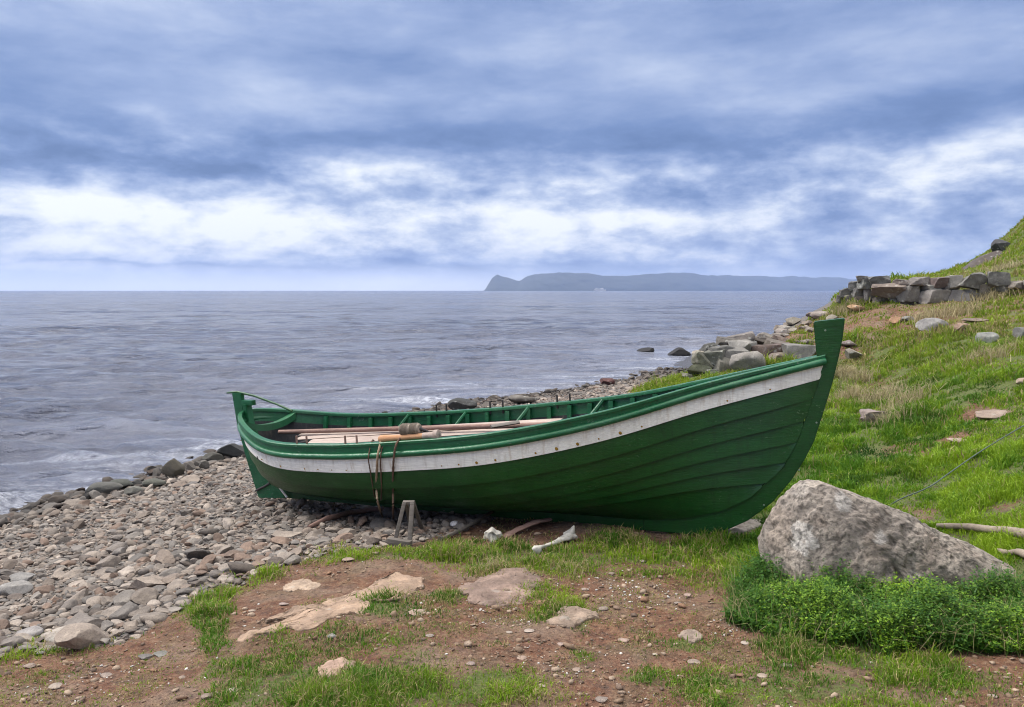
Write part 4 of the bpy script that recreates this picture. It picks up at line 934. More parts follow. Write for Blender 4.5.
def build_rocks():
    hs = 'rocks on the grassy hillside'; R = rock_px
    R('rock', 932, 325.5, 30, 16, (.20, .20, .19), 'grey rock in the grass just below the dark wall blocks', group=hs)
    R('rock', 987, 339, 22, 15, (.25, .25, .24), 'pale grey pointed rock low in the grass right of the grey wall-foot rock', group=hs)
    R('rock', 962, 328, 18, 11, (.33, .22, .17), 'pinkish brown rock in the grass between two grey rocks', group=hs)
    R('rock', 908, 319.5, 13, 7, GREY, 'small grey stone in the grass left of the grey wall-foot rock', group=hs)
    R('rock', 896, 321, 14, 9, ORNG, 'small orange stone in the grass below the wall, left of the small grey stone', group=hs)
    R('rock', 975, 320, 26, 6, BROWN, 'flat brown slab edge in the grass under the wall', group=hs)
    R('rock', 1019, 333, 16, 14, (.2, .2, .19), 'grey rock cut by the right edge of the photo, below the wall', group=hs)
    R('rock', 992, 414, 48, 13, PINK, 'larger flat pinkish rock flush in the grass above the cable', group=hs, mat=M_SAND, depth=.7)
    R('rock', 963, 440, 28, 7, PINK, 'narrow flat pinkish rock in the grass, just below the larger flat one', group=hs, mat=M_SAND)
    R('rock', 872, 416, 28, 18, (.21, .17, .15), 'rough grey-brown rock half buried in grass right of the stem', group=hs, rough=.14)
    R('rock', 1023, 381, 14, 8, PINK, 'small pinkish stone at the right edge of the photo, high on the slope', group=hs)
    R('rock', 852, 354, 19, 15, (.24, .215, .19), 'pale rock showing just right of the stem head', group=hs)
    R('rock', 849, 344, 18, 9, (.19, .16, .145), 'brown rock above the pale one right of the stem head', group=hs)
    R('rock', 856, 308, 17, 9, ORNG, 'orange-tinged rock at the left foot of the dark wall', group=hs)
    R('rock', 912, 456, 24, 6, (.30, .24, .18), 'low tan stone in the trampled patch of grass above the boulder', group=hs, mat=M_SAND)
    R('rock', 1001, 242, 24, 18, (.05, .05, .055), 'dark rock jutting from the skyline of the hill', group='outcrops on the hill', y=28.0, embed=.15)
    R('outcrop', 981, 258, 40, 17, (.07, .055, .05), 'dark brown outcrop slab on the skyline of the hill, lower down', cat='outcrop', group='outcrops on the hill', y=26.2, tilt=-.5, embed=.22, blocky=.5)
    sh = 'rocks along the waterline'
    R('rock', 647, 350.5, 20, 9, (.015, .014, .014), 'smaller black rock in the sea, left of its neighbour', group='black rocks standing in the sea', y=3.3 * F / 61.5, embed=.05, mat=M_STONE)
    R('rock', 680, 352, 24, 13, (.015, .014, .014), 'larger black rock in the sea, beside the wall end', group='black rocks standing in the sea', y=3.3 * F / 64.5, embed=.05, mat=M_STONE)
    R('rock', 462, 405, 30, 17, (.05, .05, .05), 'dark pointed rock showing over the far gunwale, between two pairs of pins', group=sh, cuts=11)
    R('rock', 524, 399, 32, 13, (.14, .13, .115), 'broad grey-brown rock showing over the far gunwale', group=sh)
    R('rock', 606, 381.5, 18, 9, (.10, .04, .035), 'dark red rock on the shingle behind the boat', group=sh)
    for px, py, w_, h_, t, l in [(173, 469, 24, 19, (.11, .10, .075), 'rounded olive-brown rock at the waterline left of the stern'), (104, 490, 38, 14, (.085, .085, .075), 'long dark wet rock at the waterline, farthest left of its row'), (121, 486, 26, 12, (.075, .075, .065), 'dark wet rock leaning on the long one at the waterline'), (137, 484, 12, 8, DARK, 'small black rock between the dark wet row and the olive-brown rock'),
                                 (154, 484.5, 24, 10, (.10, .10, .085), 'flat dark rock just below the small black one at the waterline'), (133, 492, 18, 10, (.14, .135, .12), 'grey wet rock just inland of the dark wet row'), (234, 452, 32, 15, (.05, .05, .05), 'dark weedy rock at the waterline just behind the rudder'), (213, 459, 22, 11, (.06, .058, .05), 'dark low rock at the waterline left of the weedy one behind the rudder'), (190, 468, 14, 10, (.17, .15, .13), 'brown rock touching the olive-brown waterline rock'), (203, 466, 13, 9, (.12, .11, .10), 'grey-brown rock second from the olive-brown waterline rock'), (88, 497, 14, 8, DARK, 'small black rock at the left end of the dark wet row')]:
        R('rock', px, py - 1, w_, h_ * 1.25, t, l, group=sh, sub=4, depth=.5, mat=M_STONE)
    rg = random.Random(12)
    for i in range(52):
        t = rg.random(); px = 712 + 118 * t + rg.uniform(-14, 14); py = 352 - 34 * t + rg.uniform(-8, 9); w_ = rg.uniform(7, 17)
        R('rubble_stone', px, py, w_, w_ * rg.uniform(.4, .65), [(.20, .165, .14), (.24, .21, .185), (.16, .13, .115), (.27, .235, .20)][i % 4], 'small brown rubble stone on the bank between the sea and the grass', cat='stone', group='rubble on the bank', sub=3, depth=.9)
    fg = 'flat rocks in the bare soil'
    def slab(outl, thick, tint, label, seed, ro=.5):
        pts = np.array([hit(*p, H)[:2] for p in outl]); c = pts.mean(0); V, Fc = ico(6); V = V.copy(); th = np.arctan2(V[:, 1], V[:, 0]); q = pts - c; ang = np.arctan2(q[:, 1], q[:, 0]); rad = np.hypot(q[:, 0], q[:, 1]); o = np.argsort(ang)
        Rr = np.interp(th, np.concatenate([ang[o] - 2 * np.pi, ang[o], ang[o] + 2 * np.pi]), np.tile(rad[o], 3)); rho = np.hypot(V[:, 0], V[:, 1]); e = np.clip(rho, 0, 1) ** .8; x = c[0] + V[:, 0] / np.maximum(rho, 1e-6) * Rr * e; y = c[1] + V[:, 1] / np.maximum(rho, 1e-6) * Rr * e
        wob = .05 * fbm(x * 8, y * 8, oct=4, seed=seed); x = x + wob * (.4 + .6 * ro); y = y + .03 * fbm(x * 6 + 9, y * 6, oct=4, seed=seed)
        z = H(x, y) + np.sign(V[:, 2]) * np.abs(V[:, 2]) ** .45 * thick + ro * .018 * fbm(x * 5, y * 5, oct=3, seed=seed) + ro * .012 * fbm(x * 19, y * 19, oct=4, seed=seed + 1, gain=.62) - .002
        base = np.array([c[0], c[1], float(H0(c[0], c[1]))]); P = np.stack([x, y, z], -1) - base; tt = np.tile(np.array(tint), (len(P), 1)) * (1 + .22 * fbm(x * 9, y * 9, oct=4, seed=seed, gain=.65))[:, None]
        put('rock', mesh('rock', P, Fc, M_SAND, True, dict(tint=tt)), loc=base, label=label, cat='rock', group=fg)
    slab([(238, 640), (262, 626), (295, 614), (325, 605), (352, 595), (378, 581), (392, 573), (414, 577), (424, 590), (404, 600), (372, 603), (345, 616), (318, 625), (285, 631), (250, 643)], .022, (.32, .225, .16), 'longest sandy rock ledge, running through the bare soil towards the boat', 31)
    slab([(462, 594), (478, 580), (500, 572), (520, 570), (534, 573), (537, 590), (534, 600), (512, 606), (490, 606), (470, 603)], .020, (.22, .155, .125), 'broad grey-brown flat rock in the soil in front of the white bone', 37)
    slab([(318, 668), (335, 664), (350, 664), (358, 670), (348, 677), (330, 680)], .03, (.34, .235, .18), 'small pinkish flat rock in the grass below the long sandy ledge', 41)
    slab([(556, 614), (570, 609), (590, 612), (588, 622), (562, 626)], .022, (.28, .21, .16), 'rounded earthy rock in the middle of the bare soil', 43)
    slab([(682, 634), (694, 629), (705, 634), (700, 641), (686, 641)], .022, (.27, .21, .17), 'small grey-brown flat stone in the soil left of the leafy plants', 47)
    slab([(294, 583), (308, 579), (317, 582), (306, 590), (296, 590)], .02, (.36, .27, .20), 'small sandy stone just above the long sandy ledge', 53)
    slab([(725, 528), (742, 521), (755, 523), (748, 531), (730, 533)], .04, (.34, .30, .26), 'pale flat stone under the forefoot of the boat', 59)
    for px, py, w_, h_, t, l in [(15, 588, 34, 24, (.235, .22, .205), 'large rounded grey stone at the left edge of the shingle'), (29, 632, 27, 16, (.29, .275, .26), 'smooth rounded pale grey stone at the inland edge of the shingle'), (332, 636, 10, 7, (.20, .19, .18), 'small dark stone below the long sandy ledge'), (417, 612, 18, 8, (.36, .27, .22), 'pinkish stone right of the long sandy ledge'), (24, 577, 30, 15, (.21, .20, .19), 'flat grey stone behind the large rounded one at the left edge'), (145, 657, 15, 8, (.15, .14, .125), 'dark stone with a split top in the grass below the shingle'), (161, 654, 18, 6, (.17, .16, .145), 'flat brown-grey stone beside the dark split one'), (40, 652, 15, 8, (.20, .19, .18), 'grey stone in the grass at the inland edge of the shingle'), (455, 524, 10, 8, (.62, .61, .60), 'white round stone in the shade under the boat'), (602, 699, 14, 8, (.24, .20, .17), 'low brown stone at the bottom of the soil patch')]:
        R('stone', px, py, w_, h_, t, l, cat='stone', mat=M_STONE, sub=4, cuts=6, rough=.04, group='single stones at the edge of the shingle and soil')
    slab([(46, 640), (62, 631), (84, 627), (95, 629), (92, 636), (76, 642), (52, 647)], .045, (.33, .29, .25), 'pale flat slab lying at the inland edge of the shingle', 61, .3)


build_rocks()


def build_beach():
    """shingle: about 300 largest stones are things, the rest one mass"""
    rng = np.random.default_rng(11); N = 160000
    a = rng.uniform(-.98, .30, N); d = np.exp(rng.uniform(math.log(3.9), math.log(34), N)); x, y = np.sin(a) * d, np.cos(a) * d
    g, be, hi, _ = masks(x, y); z = H(x, y); edge = fbm(x * 1.2, y * 1.2, oct=2, seed=88)
    ok = (be > .5) & (z > SEA - .18) & (z < 1); x, y, z, d = x[ok], y[ok], z[ok], d[ok]; a = a[ok]
    loc = vnoise(x * .8, y * .8, seed=52); s = .0225 * np.exp(rng.normal(0, .5, len(x)) + .25 * loc)                    # half length
    s *= 1 + .35 * smooth(-1.7, -3.2, x) * smooth(7.2, 5.2, d); s *= 1 + .35 * smooth(10, 20, d) + .8 * smooth(-.95, -1.2, z); s = np.clip(s, .015, .17)
    o = np.argsort(-s); x, y, z, s, d = x[o], y[o], z[o], s[o], d[o]; cell = .14; grid = {}; keep = []
    boatkeep = lambda X, Y: False
    for i in range(len(x)):
        cx, cy = int(x[i] // cell), int(y[i] // cell); r = s[i] * .80; good = True; rad = int(np.ceil((r + .14) / cell))
        for ix in range(cx - rad, cx + rad + 1):
            for iy in range(cy - rad, cy + rad + 1):
                for j in grid.get((ix, iy), ()):
                    if (x[j] - x[i]) ** 2 + (y[j] - y[i]) ** 2 < ((s[j] + s[i]) * .62) ** 2: good = False; break
                if not good: break
            if not good: break
        if good: keep.append(i); grid.setdefault((cx, cy), []).append(i)
    k = np.array(keep); x, y, z, s, d = x[k], y[k], z[k], s[k], d[k]
    prj = np.array([_px((x[i], y[i], z[i])) for i in range(len(x))]); inv = (prj[:, 0] > -10) & (prj[:, 0] < 1030) & (prj[:, 1] < 715)
    hid = (prj[:, 0] > 268) & (prj[:, 1] < np.interp(prj[:, 0], [268, 300, 400, 690], [496, 503, 512, 530])) & (d < 12) | ((prj[:, 0] > 262) & (d > 6) & (d < 20) & (prj[:, 1] < 500) & (prj[:, 1] > 405))
    size = s / d * F * 2 * inv * ~hid; big = set(np.argsort(-size)[:290].tolist())
    tmpl = [stone_shape(900 + i, 2, 8, (.48, .9), .03) for i in range(24)]; tm1 = [stone_shape(900 + i, 1, 6, (.5, .9), .03) for i in range(24)]
    pal = [(.245, .22, .20), (.28, .245, .215), (.185, .17, .16), (.31, .275, .245), (.225, .19, .165), (.195, .185, .178), (.36, .325, .295), (.22, .165, .135), (.26, .245, .23), (.14, .12, .108)]
    MV, MF, MT, n = [], [], [], 0
    names = {0: 'grey-brown', 1: 'sandy', 2: 'dark grey', 3: 'pale sandy', 4: 'brown', 5: 'blue-grey', 6: 'palest', 7: 'reddish brown', 8: 'plain grey', 9: 'darkest brown'}
    for i in range(len(x)):
        wetf = 1 - .62 * float(smooth(SEA + .30, SEA + .06, z[i])); pi = int(rng.integers(len(pal))); t = np.array(pal[pi]) * np.array((.95, .90, .85)) * rng.uniform(.7, 1.15) * wetf
        sh = (1, rng.uniform(.55, .92), rng.uniform(.28, .58)); M = rotz(rng.uniform(0, 6.28)) @ rotx(rng.normal(0, .25)) @ roty(rng.normal(0, .25)); lift = s[i] * sh[2] * rng.uniform(.25, .75)
        c = np.array([x[i], y[i], z[i] + lift])
        if i in big:
            V, Fc = stone_shape(5000 + i, 4 if size[i] > 22 else 3, 10, (.52, .92), .04); V = (V * np.array(sh) * s[i]) @ M.T
            px, py = prj[i]; zone = 'at the inland edge of the shingle' if py > 600 else ('low on the shingle at the left edge' if px < 70 else ('on the shingle between the waterline and the grass' if px < 200 else 'on the shingle beside and under the boat'))
            me = mesh('cobble', V, Fc, M_STONE, True, dict(tint=np.tile(t, (len(V), 1)))); me.set_sharp_from_angle(angle=.55)
            put('cobble', me, loc=c, label=f'{names[pi]} cobble {zone}', cat='cobble', group=f'{names[pi]} cobbles {zone}')
        else:
            V, Fc = (tmpl if s[i] / d[i] * F > 3.2 else tm1)[int(rng.integers(24))]; V = (V * np.array(sh) * s[i]) @ M.T + c; MV.append(V); MF.append(Fc + n); n += len(V); MT.append(np.tile(t, (len(V), 1)))
    me = mesh('shingle', np.concatenate(MV), np.concatenate(MF), M_STONE, True, dict(tint=np.concatenate(MT))); me.set_sharp_from_angle(angle=.6); put('shingle', me, kind='stuff')
    print('stones', len(x), n)


build_beach()


def build_gravel():
    """small chips, shell fragments and pebbles on the bare soil"""
    rng = np.random.default_rng(23); N = 70000; a = rng.uniform(-.62, .62, N); d = np.exp(rng.uniform(math.log(2.9), math.log(7.2), N)); x, y = np.sin(a) * d, np.cos(a) * d
    g, be, hi, _ = masks(x, y); cl = fbm(x * 1.6, y * 1.6, oct=3, seed=33)
    extra = np.zeros(N)
    for px, py, rx, ry, w in [(630, 590, 45, 22, 1.2), (425, 608, 25, 18, 1), (560, 590, 20, 14, .8), (500, 615, 50, 15, .7), (725, 628, 35, 10, .7), (540, 660, 60, 20, .5), (300, 560, 60, 14, .3), (60, 680, 80, 25, .5)]:
        c = hit(px, py); l = hit(px - rx, py); f_ = hit(px, py - ry); extra = np.maximum(extra, w * smooth(1.4, .3, np.hypot((x - c[0]) / np.hypot(*(c - l)[:2]), (y - c[1]) / np.hypot(*(f_ - c)[:2]))))
    p = (1 - np.clip(g, 0, 1) * .9) * (1 - hi) * (1 - be * .5) * (.06 + .16 * np.clip(cl + .2, 0, 1) + .5 * extra); ok = rng.uniform(size=N) < p; x, y, d, ex = x[ok], y[ok], d[ok], extra[ok]; z = H(x, y)
    tm = [stone_shape(700 + i, 1, 4, (.5, .9), 0) for i in range(12)]
    for nm, sel in (('shell_fragments', rng.uniform(size=len(x)) < .06 + .22 * ex), ('gravel', None)):
        if sel is None: sel = ~used
        else: used = sel
        VV, FF, TT, n = [], [], [], 0
        for i in np.where(sel)[0]:
            V, Fc = tm[int(rng.integers(12))]; s = .0055 * math.exp(rng.normal(0, .4)) if nm == 'shell_fragments' else .0065 * math.exp(rng.normal(0, .6))
            V = (V * np.array([1, rng.uniform(.5, .9), rng.uniform(.25, .6)]) * s) @ (rotz(rng.uniform(0, 6)) @ rotx(rng.normal(0, .4))).T + np.array([x[i], y[i], z[i] + s * .25]); VV.append(V); FF.append(Fc + n); n += len(V)
            t = np.array((.60, .58, .55)) if nm == 'shell_fragments' else np.array([(.24, .165, .11), (.33, .25, .185), (.16, .11, .08), (.20, .115, .07)][int(rng.integers(4))]); TT.append(np.tile(t * rng.uniform(.8, 1.2), (len(V), 1)))
        put(nm, mesh(nm, np.concatenate(VV), np.concatenate(FF), M_STONE, True, dict(tint=np.concatenate(TT))), kind='stuff')
    # lumps of earth and stones up to fist size
    pts = [(345, 560), (505, 630), (548, 572), (560, 645), (590, 590), (600, 606), (620, 640), (645, 596), (672, 606), (690, 598), (530, 630), (470, 660), (575, 668), (540, 684), (640, 560), (700, 660), (430, 636), (280, 600), (250, 612), (230, 690), (205, 694), (180, 676), (60, 690), (100, 672), (25, 668), (740, 640), (790, 668), (760, 672), (85, 700), (960, 690), (995, 700), (660, 655), (615, 575), (520, 655)]
    for i, (px, py) in enumerate(pts):
        r = random.Random(i); w = r.uniform(6, 14); rock_px('small_stone', px + r.uniform(-6, 6), py + r.uniform(-4, 4), w, w * r.uniform(.4, .6), [(.30, .23, .19), (.34, .28, .24), (.25, .20, .17)][i % 3], 'small brownish stone lying loose on the trodden soil in front of the boat', 'stone', mat=M_STONE, sub=3, cuts=5, seed=3000 + i, group='small loose stones on the soil')


build_gravel()


# ------------------------------------------------------------------ bones, driftwood, logs, cable
def skin_like(mb, P, R, seg=14): mb.tube(P, R, seg)


def build_small():
    def tubeobj(name, pts, rad, m, label, cat, n=24, flat=None, wob=0., seed=1, group=None, seg=10):
        P = np.array(pts); T = np.linspace(0, 1, n); C = np.stack([catm(P[:, i], T) for i in range(3)], -1); r = np.interp(T, np.linspace(0, 1, len(rad)), rad); o = C[0].copy(); C = C - o
        if wob: C[:, 2] += wob * vnoise(T * 7, T * 0, seed=seed); C[:, 1] += wob * vnoise(T * 7, T * 0 + 5, seed=seed); r = r * (1 + .2 * vnoise(T * 9, T * 0 + 9, seed=seed))
        mb = MB(); mb.tube(C, r, seg, flat=flat); mb.build(name, m, None, loc=o, label=label, cat=cat, group=group)
    g = lambda px, py, up=.02: hit(px, py, H) + (0, 0, up)
    tubeobj('driftwood', [g(309, 530), g(330, 523, .05), g(355, 517, .05), g(384, 513, .04)], [.018, .022, .022, .02], M_BROWNWOOD, 'long brown driftwood pole on the cobbles beside the wooden prop', 'driftwood', wob=.012)
    tubeobj('driftwood', [g(440, 542), g(455, 536, .03), g(475, 527, .04), g(492, 518, .05)], [.016, .018, .018, .014], M_GREYWOOD, 'thin grey driftwood stick leaning into the shade under the boat', 'driftwood', wob=.01, seed=3)
    tubeobj('plank', [g(503, 541, .03), g(520, 534, .05), g(536, 529, .06), g(550, 525, .05)], [.03, .034, .032, .03], M_BROWNWOOD, 'short brown plank under the keel beside the holed bone', 'plank', flat=.45, wob=.004, seed=5)
    # bones
    b0 = g(536, 553, .03); b1 = g(571, 541, .06)
    P = [b0, b0 + (b1 - b0) * .12 + (0, 0, .012), b0 + (b1 - b0) * .4 + (0, 0, -.005), b0 + (b1 - b0) * .75, b1]
    mb = MB(); T = np.linspace(0, 1, 26); A = np.array(P); C = np.stack([catm(A[:, i], T) for i in range(3)], -1) - b0; mb.tube(C, np.interp(T, [0, .05, .12, .22, .35, .6, .85, 1], [.018, .034, .036, .018, .016, .021, .038, .040]), 14, flat=.7)
    e = b1 - b0; mb.tube([e - (.03, 0, .01), e + (.012, .0, .04), e + (.02, 0, .075)], [.04, .026, .008], 10); mb.tube([e - (.02, 0, 0), e + (.03, -.01, -.005), e + (.055, -.02, -.005)], [.04, .028, .012], 10); mb.tube([(.02, 0, 0), (-.012, -.015, .012), (-.03, -.02, .012)], [.035, .032, .012], 10)
    me = mb.build('bone', M_BONE, None, loc=b0 - np.array([0, 0, .012]), angle=None, label='long white bone with a forked end lying in the grass', cat='bone', group='bones in the grass').data
    Q = np.array([v.co[:] for v in me.vertices]); Q = Q + .010 * np.stack([fbm(Q[:, 0] * 22 + k, Q[:, 1] * 22, Q[:, 2] * 22, 3, 11 + k) for k in range(3)], -1); me.vertices.foreach_set('co', Q.astype(np.float32).ravel()); me.update()
    c = g(493, 541, .03); V, Fc = stone_shape(77, 4, 6, (.5, .9), .12); h = V.copy(); V = V * np.array([.085, .06, .065]); hole = np.exp(-((h[:, 0] - .05) ** 2 + (h[:, 2] - .15) ** 2) / .05) * (h[:, 1] < 0); V[:, 1] += .06 * hole; V[:, 2] += .03 * np.exp(-((h[:, 0] + .1) / .3) ** 2) * (h[:, 2] > 0)
    put('bone', mesh('bone', V, Fc, M_BONE), loc=c, label='holed pale bone standing in the grass at the edge of the boat shade', cat='bone', group='bones in the grass')
    # timbers right of the boulder
    tubeobj('log', [g(936, 530, .03), g(962, 532, .04), (g(1000, 537, .05)), g(1024, 541.5, .05), g(1060, 548, .05)], [.018, .022, .024, .034, .034], M_LOG, 'upper weathered log in the grass behind the boulder', 'log', wob=.008, group='weathered logs behind the boulder')
    tubeobj('log', [g(998, 556, .03), g(1012, 557, .035), g(1024, 560, .04), g(1060, 570, .04)], [.018, .022, .022, .022], M_LOG, 'lower weathered log cut off by the right edge of the photo', 'log', wob=.006, seed=8, group='weathered logs behind the boulder')
    tubeobj('cable', [hit(886, 510, H) + (0, 0, .02), hit(900, 505, H) + (0, 0, .05), hit(928.6, 495, H) + (0, 0, .07), hit(949, 483, H) + (0, 0, .09), hit(982, 461, H) + (0, 0, .10), hit(1024, 435.5, H) + (0, 0, .10), hit(1080, 405, H) + (0, 0, .10)], [.0055, .0055], m_plain('cable_grey', (.085, .115, .095), .8), 'grey-green cable running up the grass slope from the boulder', 'cable', n=60, seg=8)
    tubeobj('driftwood', [at(56, 505, z=SEA + .03), at(75, 504, z=SEA + .05), at(90, 502, z=SEA + .05)], [.03, .04, .03], m_plain('wet_wood', (.05, .045, .04), .5), 'dark wet driftwood at the waterline left of the dark rocks', 'driftwood', wob=.02)


build_small()


# ------------------------------------------------------------------ grass and plants
def blades(x, y, h, w, col, lean, rng):
    """curved tapering blades: five vertices each"""
    n = len(x); z = H(x, y) - .006; az = rng.uniform(0, 2 * np.pi, n); face = rng.uniform(0, 2 * np.pi, n); dx, dy = np.cos(az) * lean * h, np.sin(az) * lean * h; wx, wy = np.cos(face) * w, np.sin(face) * w
    B = np.stack([x, y, z], -1); Wv = np.stack([wx, wy, wx * 0], -1); mid = B + np.stack([dx * .32, dy * .32, h * .6], -1); tip = B + np.stack([dx, dy, h * (1 - .28 * np.clip(lean, 0, 1.6) ** 1.3)], -1)
    V = np.stack([B - Wv, B + Wv, mid - Wv * .75, mid + Wv * .75, tip], 1).reshape(-1, 3); i = np.arange(n)[:, None] * 5
    C = np.repeat(col, 5, 0).reshape(n, 5, 3); return V, i + np.array([[0, 1, 3, 2]]), i + np.array([[2, 3, 4]]), C.reshape(-1, 3)


def build_grass():
    rng = np.random.default_rng(2); N = 2700000
    a = rng.uniform(-.78, 1.08, N); d = np.exp(rng.uniform(math.log(2.9), math.log(52), N)); x, y = np.sin(a) * d, np.cos(a) * d
    far = d > 9; ok = (a > .02) | ~far; x, y, d = x[ok], y[ok], d[ok]; g, be, hi, hg = masks(x, y)
    cl = fbm(x * 4.2, y * 4.2, oct=3, seed=44); dens = np.clip(g, 0, 1) * np.where(hi > .5, .95, .85) * np.clip(.70 + .85 * cl, .16, 1.25); z = H0(x, y); dens *= (z > SEA + .35)
    dens = np.maximum(dens, .22 * (hi < .5) * (be < .3) * np.clip(.3 + 1.6 * fbm(x * 2.5, y * 2.5, oct=3, seed=46), 0, 1))
    ok = rng.uniform(size=len(x)) < dens; x, y, d, g, hi, hg, cl = (q[ok] for q in (x, y, d, g, hi, hg, cl)); n = len(x); sm = fbm(x * 6, y * 6, oct=2, seed=50)
    big = fbm(x * .9, y * .9, oct=3, seed=47); dry = fbm(x * .75 + 4, y * .75, oct=3, seed=48); tus = np.clip(fbm(x * 2.1, y * 2.1, oct=2, seed=49), -1, 1)
    up = smooth(9, 17, d) * hi
    h = hg * np.exp(rng.normal(-.15, .28, n)) * (1 + .6 * tus * (hi > .5)) * (1 + .5 * np.clip(cl, -.8, .9)) * np.clip(.5 + .6 * g, .4, 1.2) * (1 + .4 * up)
    t1 = np.array([(.085, .200, .014)]); t2 = np.array([(.255, .375, .022)]); t3 = np.array([(.38, .31, .14)]); t4 = np.array([(.028, .082, .011)]); t5 = np.array([(.25, .29, .035)])
    f = np.clip(.45 + .5 * big + .45 * sm + rng.normal(0, .22, n), 0, 1)[:, None]; col = t1 * (1 - f) + t2 * f; f = np.clip((.8 * (-big) - .7 * tus - .05) * np.where(hi > .5, 1, .45) + rng.normal(0, .2, n), 0, 1)[:, None]; col = col * (1 - f) + t4 * f
    f = np.clip(up * .55 + .25 * rng.normal(0, 1, n) * up, 0, .9)[:, None]; col = col * (1 - f) + t5 * f
    isd = rng.uniform(size=n) < np.clip(np.where(hi > .5, .02, .03) + .42 * smooth(.15, .8, dry) * (.25 + .75 * up) + .06 * up + .20 * (hi < .5) + .35 * (hi < .5) * (g < .35), 0, .8); col[isd] = t3 * rng.uniform(.6, 1.15, (isd.sum(), 1)); h[isd] *= 1.12
    w = np.maximum(.0022, d * .00062) * rng.uniform(.7, 1.35, n); lean = np.abs(rng.normal(.45, .35, n)) + .1; V, q, t, C = blades(x, y, h, w, col, lean, rng)
    put('grass', mesh('grass', V, [q, t], M_LEAF, False, dict(col=C)), kind='stuff'); print('blades', n)
    # pale tussocks of taller dry stalks
    P = []
    for px, py, m, r in [(848, 375, 500, .22), (858, 385, 300, .2), (880, 400, 250, .3), (905, 405, 250, .3), (845, 312, 260, .35), (960, 312, 300, .5), (985, 300, 300, .5), (1000, 272, 300, .8), (925, 320, 200, .4), (895, 425, 160, .25), (1010, 290, 200, .5), (850, 400, 200, .2), (990, 360, 200, .4), (495, 570, 120, .10), (570, 570, 90, .15), (885, 640, 260, .18), (960, 640, 160, .15)]:
        c = hit(px, py); k = rng.normal(0, r * .5, (m, 2)); P.append(c[:2] + k)
    P = np.concatenate(P); n = len(P); col = np.array([(.46, .39, .22)]) * rng.uniform(.55, 1.15, (n, 1)); dd = np.hypot(P[:, 0], P[:, 1])
    V, q, t, C = blades(P[:, 0], P[:, 1], rng.uniform(.10, .22, n) * np.where(dd < 8, .6, 1.3), np.maximum(.0016, dd * .00042), col, np.abs(rng.normal(.7, .4, n)), rng); put('dry_grass', mesh('dry_grass', V, [q, t], M_LEAF, False, dict(col=C)), kind='stuff')


build_grass()


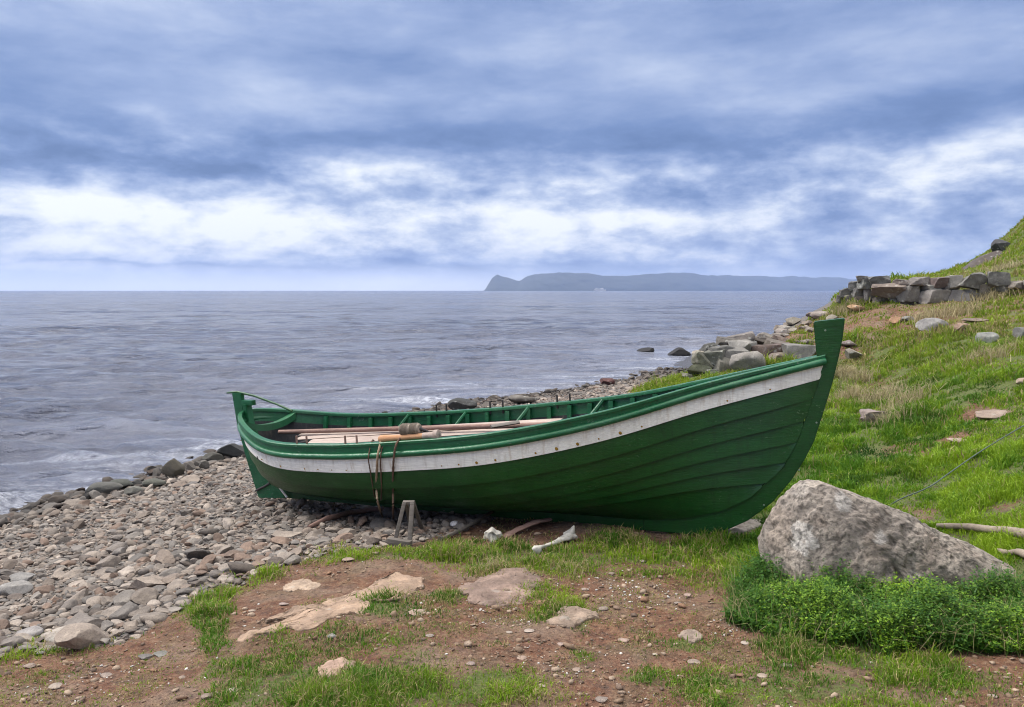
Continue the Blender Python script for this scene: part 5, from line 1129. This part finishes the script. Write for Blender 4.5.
def build_plants():
    """low leafy plants crowding the foot of the boulder: stalks with whorls of small leaves"""
    rng = np.random.default_rng(8); foot = gpoly([(728, 612), (738, 588), (752, 572), (772, 570), (800, 592), (860, 600), (930, 604), (1000, 592), (1040, 596), (1060, 640), (1030, 650), (980, 655), (930, 660), (880, 660), (830, 654), (790, 640), (750, 630)])
    P = np.array(foot); lo, hi = P.min(0) - .1, P.max(0) + .1; n = 9500; q = rng.uniform(lo, hi, (n * 3, 2)); ok = inpoly(q[:, 0] + .075 * fbm(q[:, 0] * 6, q[:, 1] * 6, seed=1, oct=3), q[:, 1] + .075 * fbm(q[:, 0] * 6, q[:, 1] * 6, seed=2, oct=3), foot); q = q[ok][:n]; n = len(q)
    ed = np.min([np.hypot(*(q - np.array(foot[i]) - np.outer(np.clip(((q - foot[i]) @ (np.array(foot[(i + 1) % len(foot)]) - foot[i])) / (np.sum((np.array(foot[(i + 1) % len(foot)]) - foot[i]) ** 2)), 0, 1), np.array(foot[(i + 1) % len(foot)]) - foot[i])).T) for i in range(len(foot))], 0)
    hh = (.045 + .115 * smooth(0, .16, ed)) * (1 + .55 * vnoise(q[:, 0] * 5, q[:, 1] * 5, seed=6)) * rng.uniform(.55, 1.25, n); z = H(q[:, 0], q[:, 1]); lean = rng.normal(0, .22, (n, 2)) + np.array([0, -.12]); VV, FF, CC, k = [], [], [], 0
    cl = vnoise(q[:, 0] * 3, q[:, 1] * 3, seed=16); L = 9; lv = []
    for j in range(L):
        t = rng.uniform(.35, 1, n) if j > 3 else np.full(n, 1.0) - .04 * j; c = np.stack([q[:, 0] + lean[:, 0] * hh * t, q[:, 1] + lean[:, 1] * hh * t, z + hh * t], -1); az = rng.uniform(0, 6.28, n) + j * 1.57; r = rng.uniform(.0045, .0125, n) * (1.0 + .25 * (j > 3)); tilt = rng.normal(.25, .35, n)
        u = np.stack([np.cos(az) * np.cos(tilt), np.sin(az) * np.cos(tilt), np.sin(tilt)], -1); v = np.stack([-np.sin(az), np.cos(az), rng.normal(0, .25, n)], -1); r_ = r[:, None]
        A = c + u * r_ * .15; Bq = c + u * r_ + v * r_ * .5; D = c + u * r_ * 2.0; E_ = c + u * r_ - v * r_ * .5; lv.append(np.stack([A, Bq, D, E_], 1).reshape(-1, 3))
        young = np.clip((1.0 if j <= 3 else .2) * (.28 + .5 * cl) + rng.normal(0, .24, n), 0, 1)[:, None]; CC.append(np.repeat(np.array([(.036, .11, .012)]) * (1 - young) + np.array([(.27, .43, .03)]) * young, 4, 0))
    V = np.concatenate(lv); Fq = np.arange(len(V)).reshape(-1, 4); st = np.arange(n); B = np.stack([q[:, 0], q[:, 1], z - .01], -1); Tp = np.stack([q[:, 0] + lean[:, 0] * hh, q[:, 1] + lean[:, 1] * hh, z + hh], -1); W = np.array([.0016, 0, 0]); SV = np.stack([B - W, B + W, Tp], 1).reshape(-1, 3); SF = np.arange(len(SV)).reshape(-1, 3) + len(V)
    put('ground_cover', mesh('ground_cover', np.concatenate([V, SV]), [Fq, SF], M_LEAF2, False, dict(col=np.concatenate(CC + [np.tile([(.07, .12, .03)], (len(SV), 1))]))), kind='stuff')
    # long grass leaning out of the plants
    m = 5200; i = rng.integers(0, n, m); p = q[i] + rng.normal(0, .03, (m, 2)); col = np.where(rng.uniform(size=(m, 1)) < .25, np.array([(.36, .31, .16)]), np.array([(.08, .18, .03)]) * rng.uniform(.6, 1.6, (m, 1)))
    V, a, t, C = blades(p[:, 0], p[:, 1], rng.uniform(.10, .26, m), np.full(m, .0024), col, np.abs(rng.normal(.6, .4, m)), rng); put('long_grass', mesh('long_grass', V, [a, t], M_LEAF, False, dict(col=C)), kind='stuff')


build_plants()
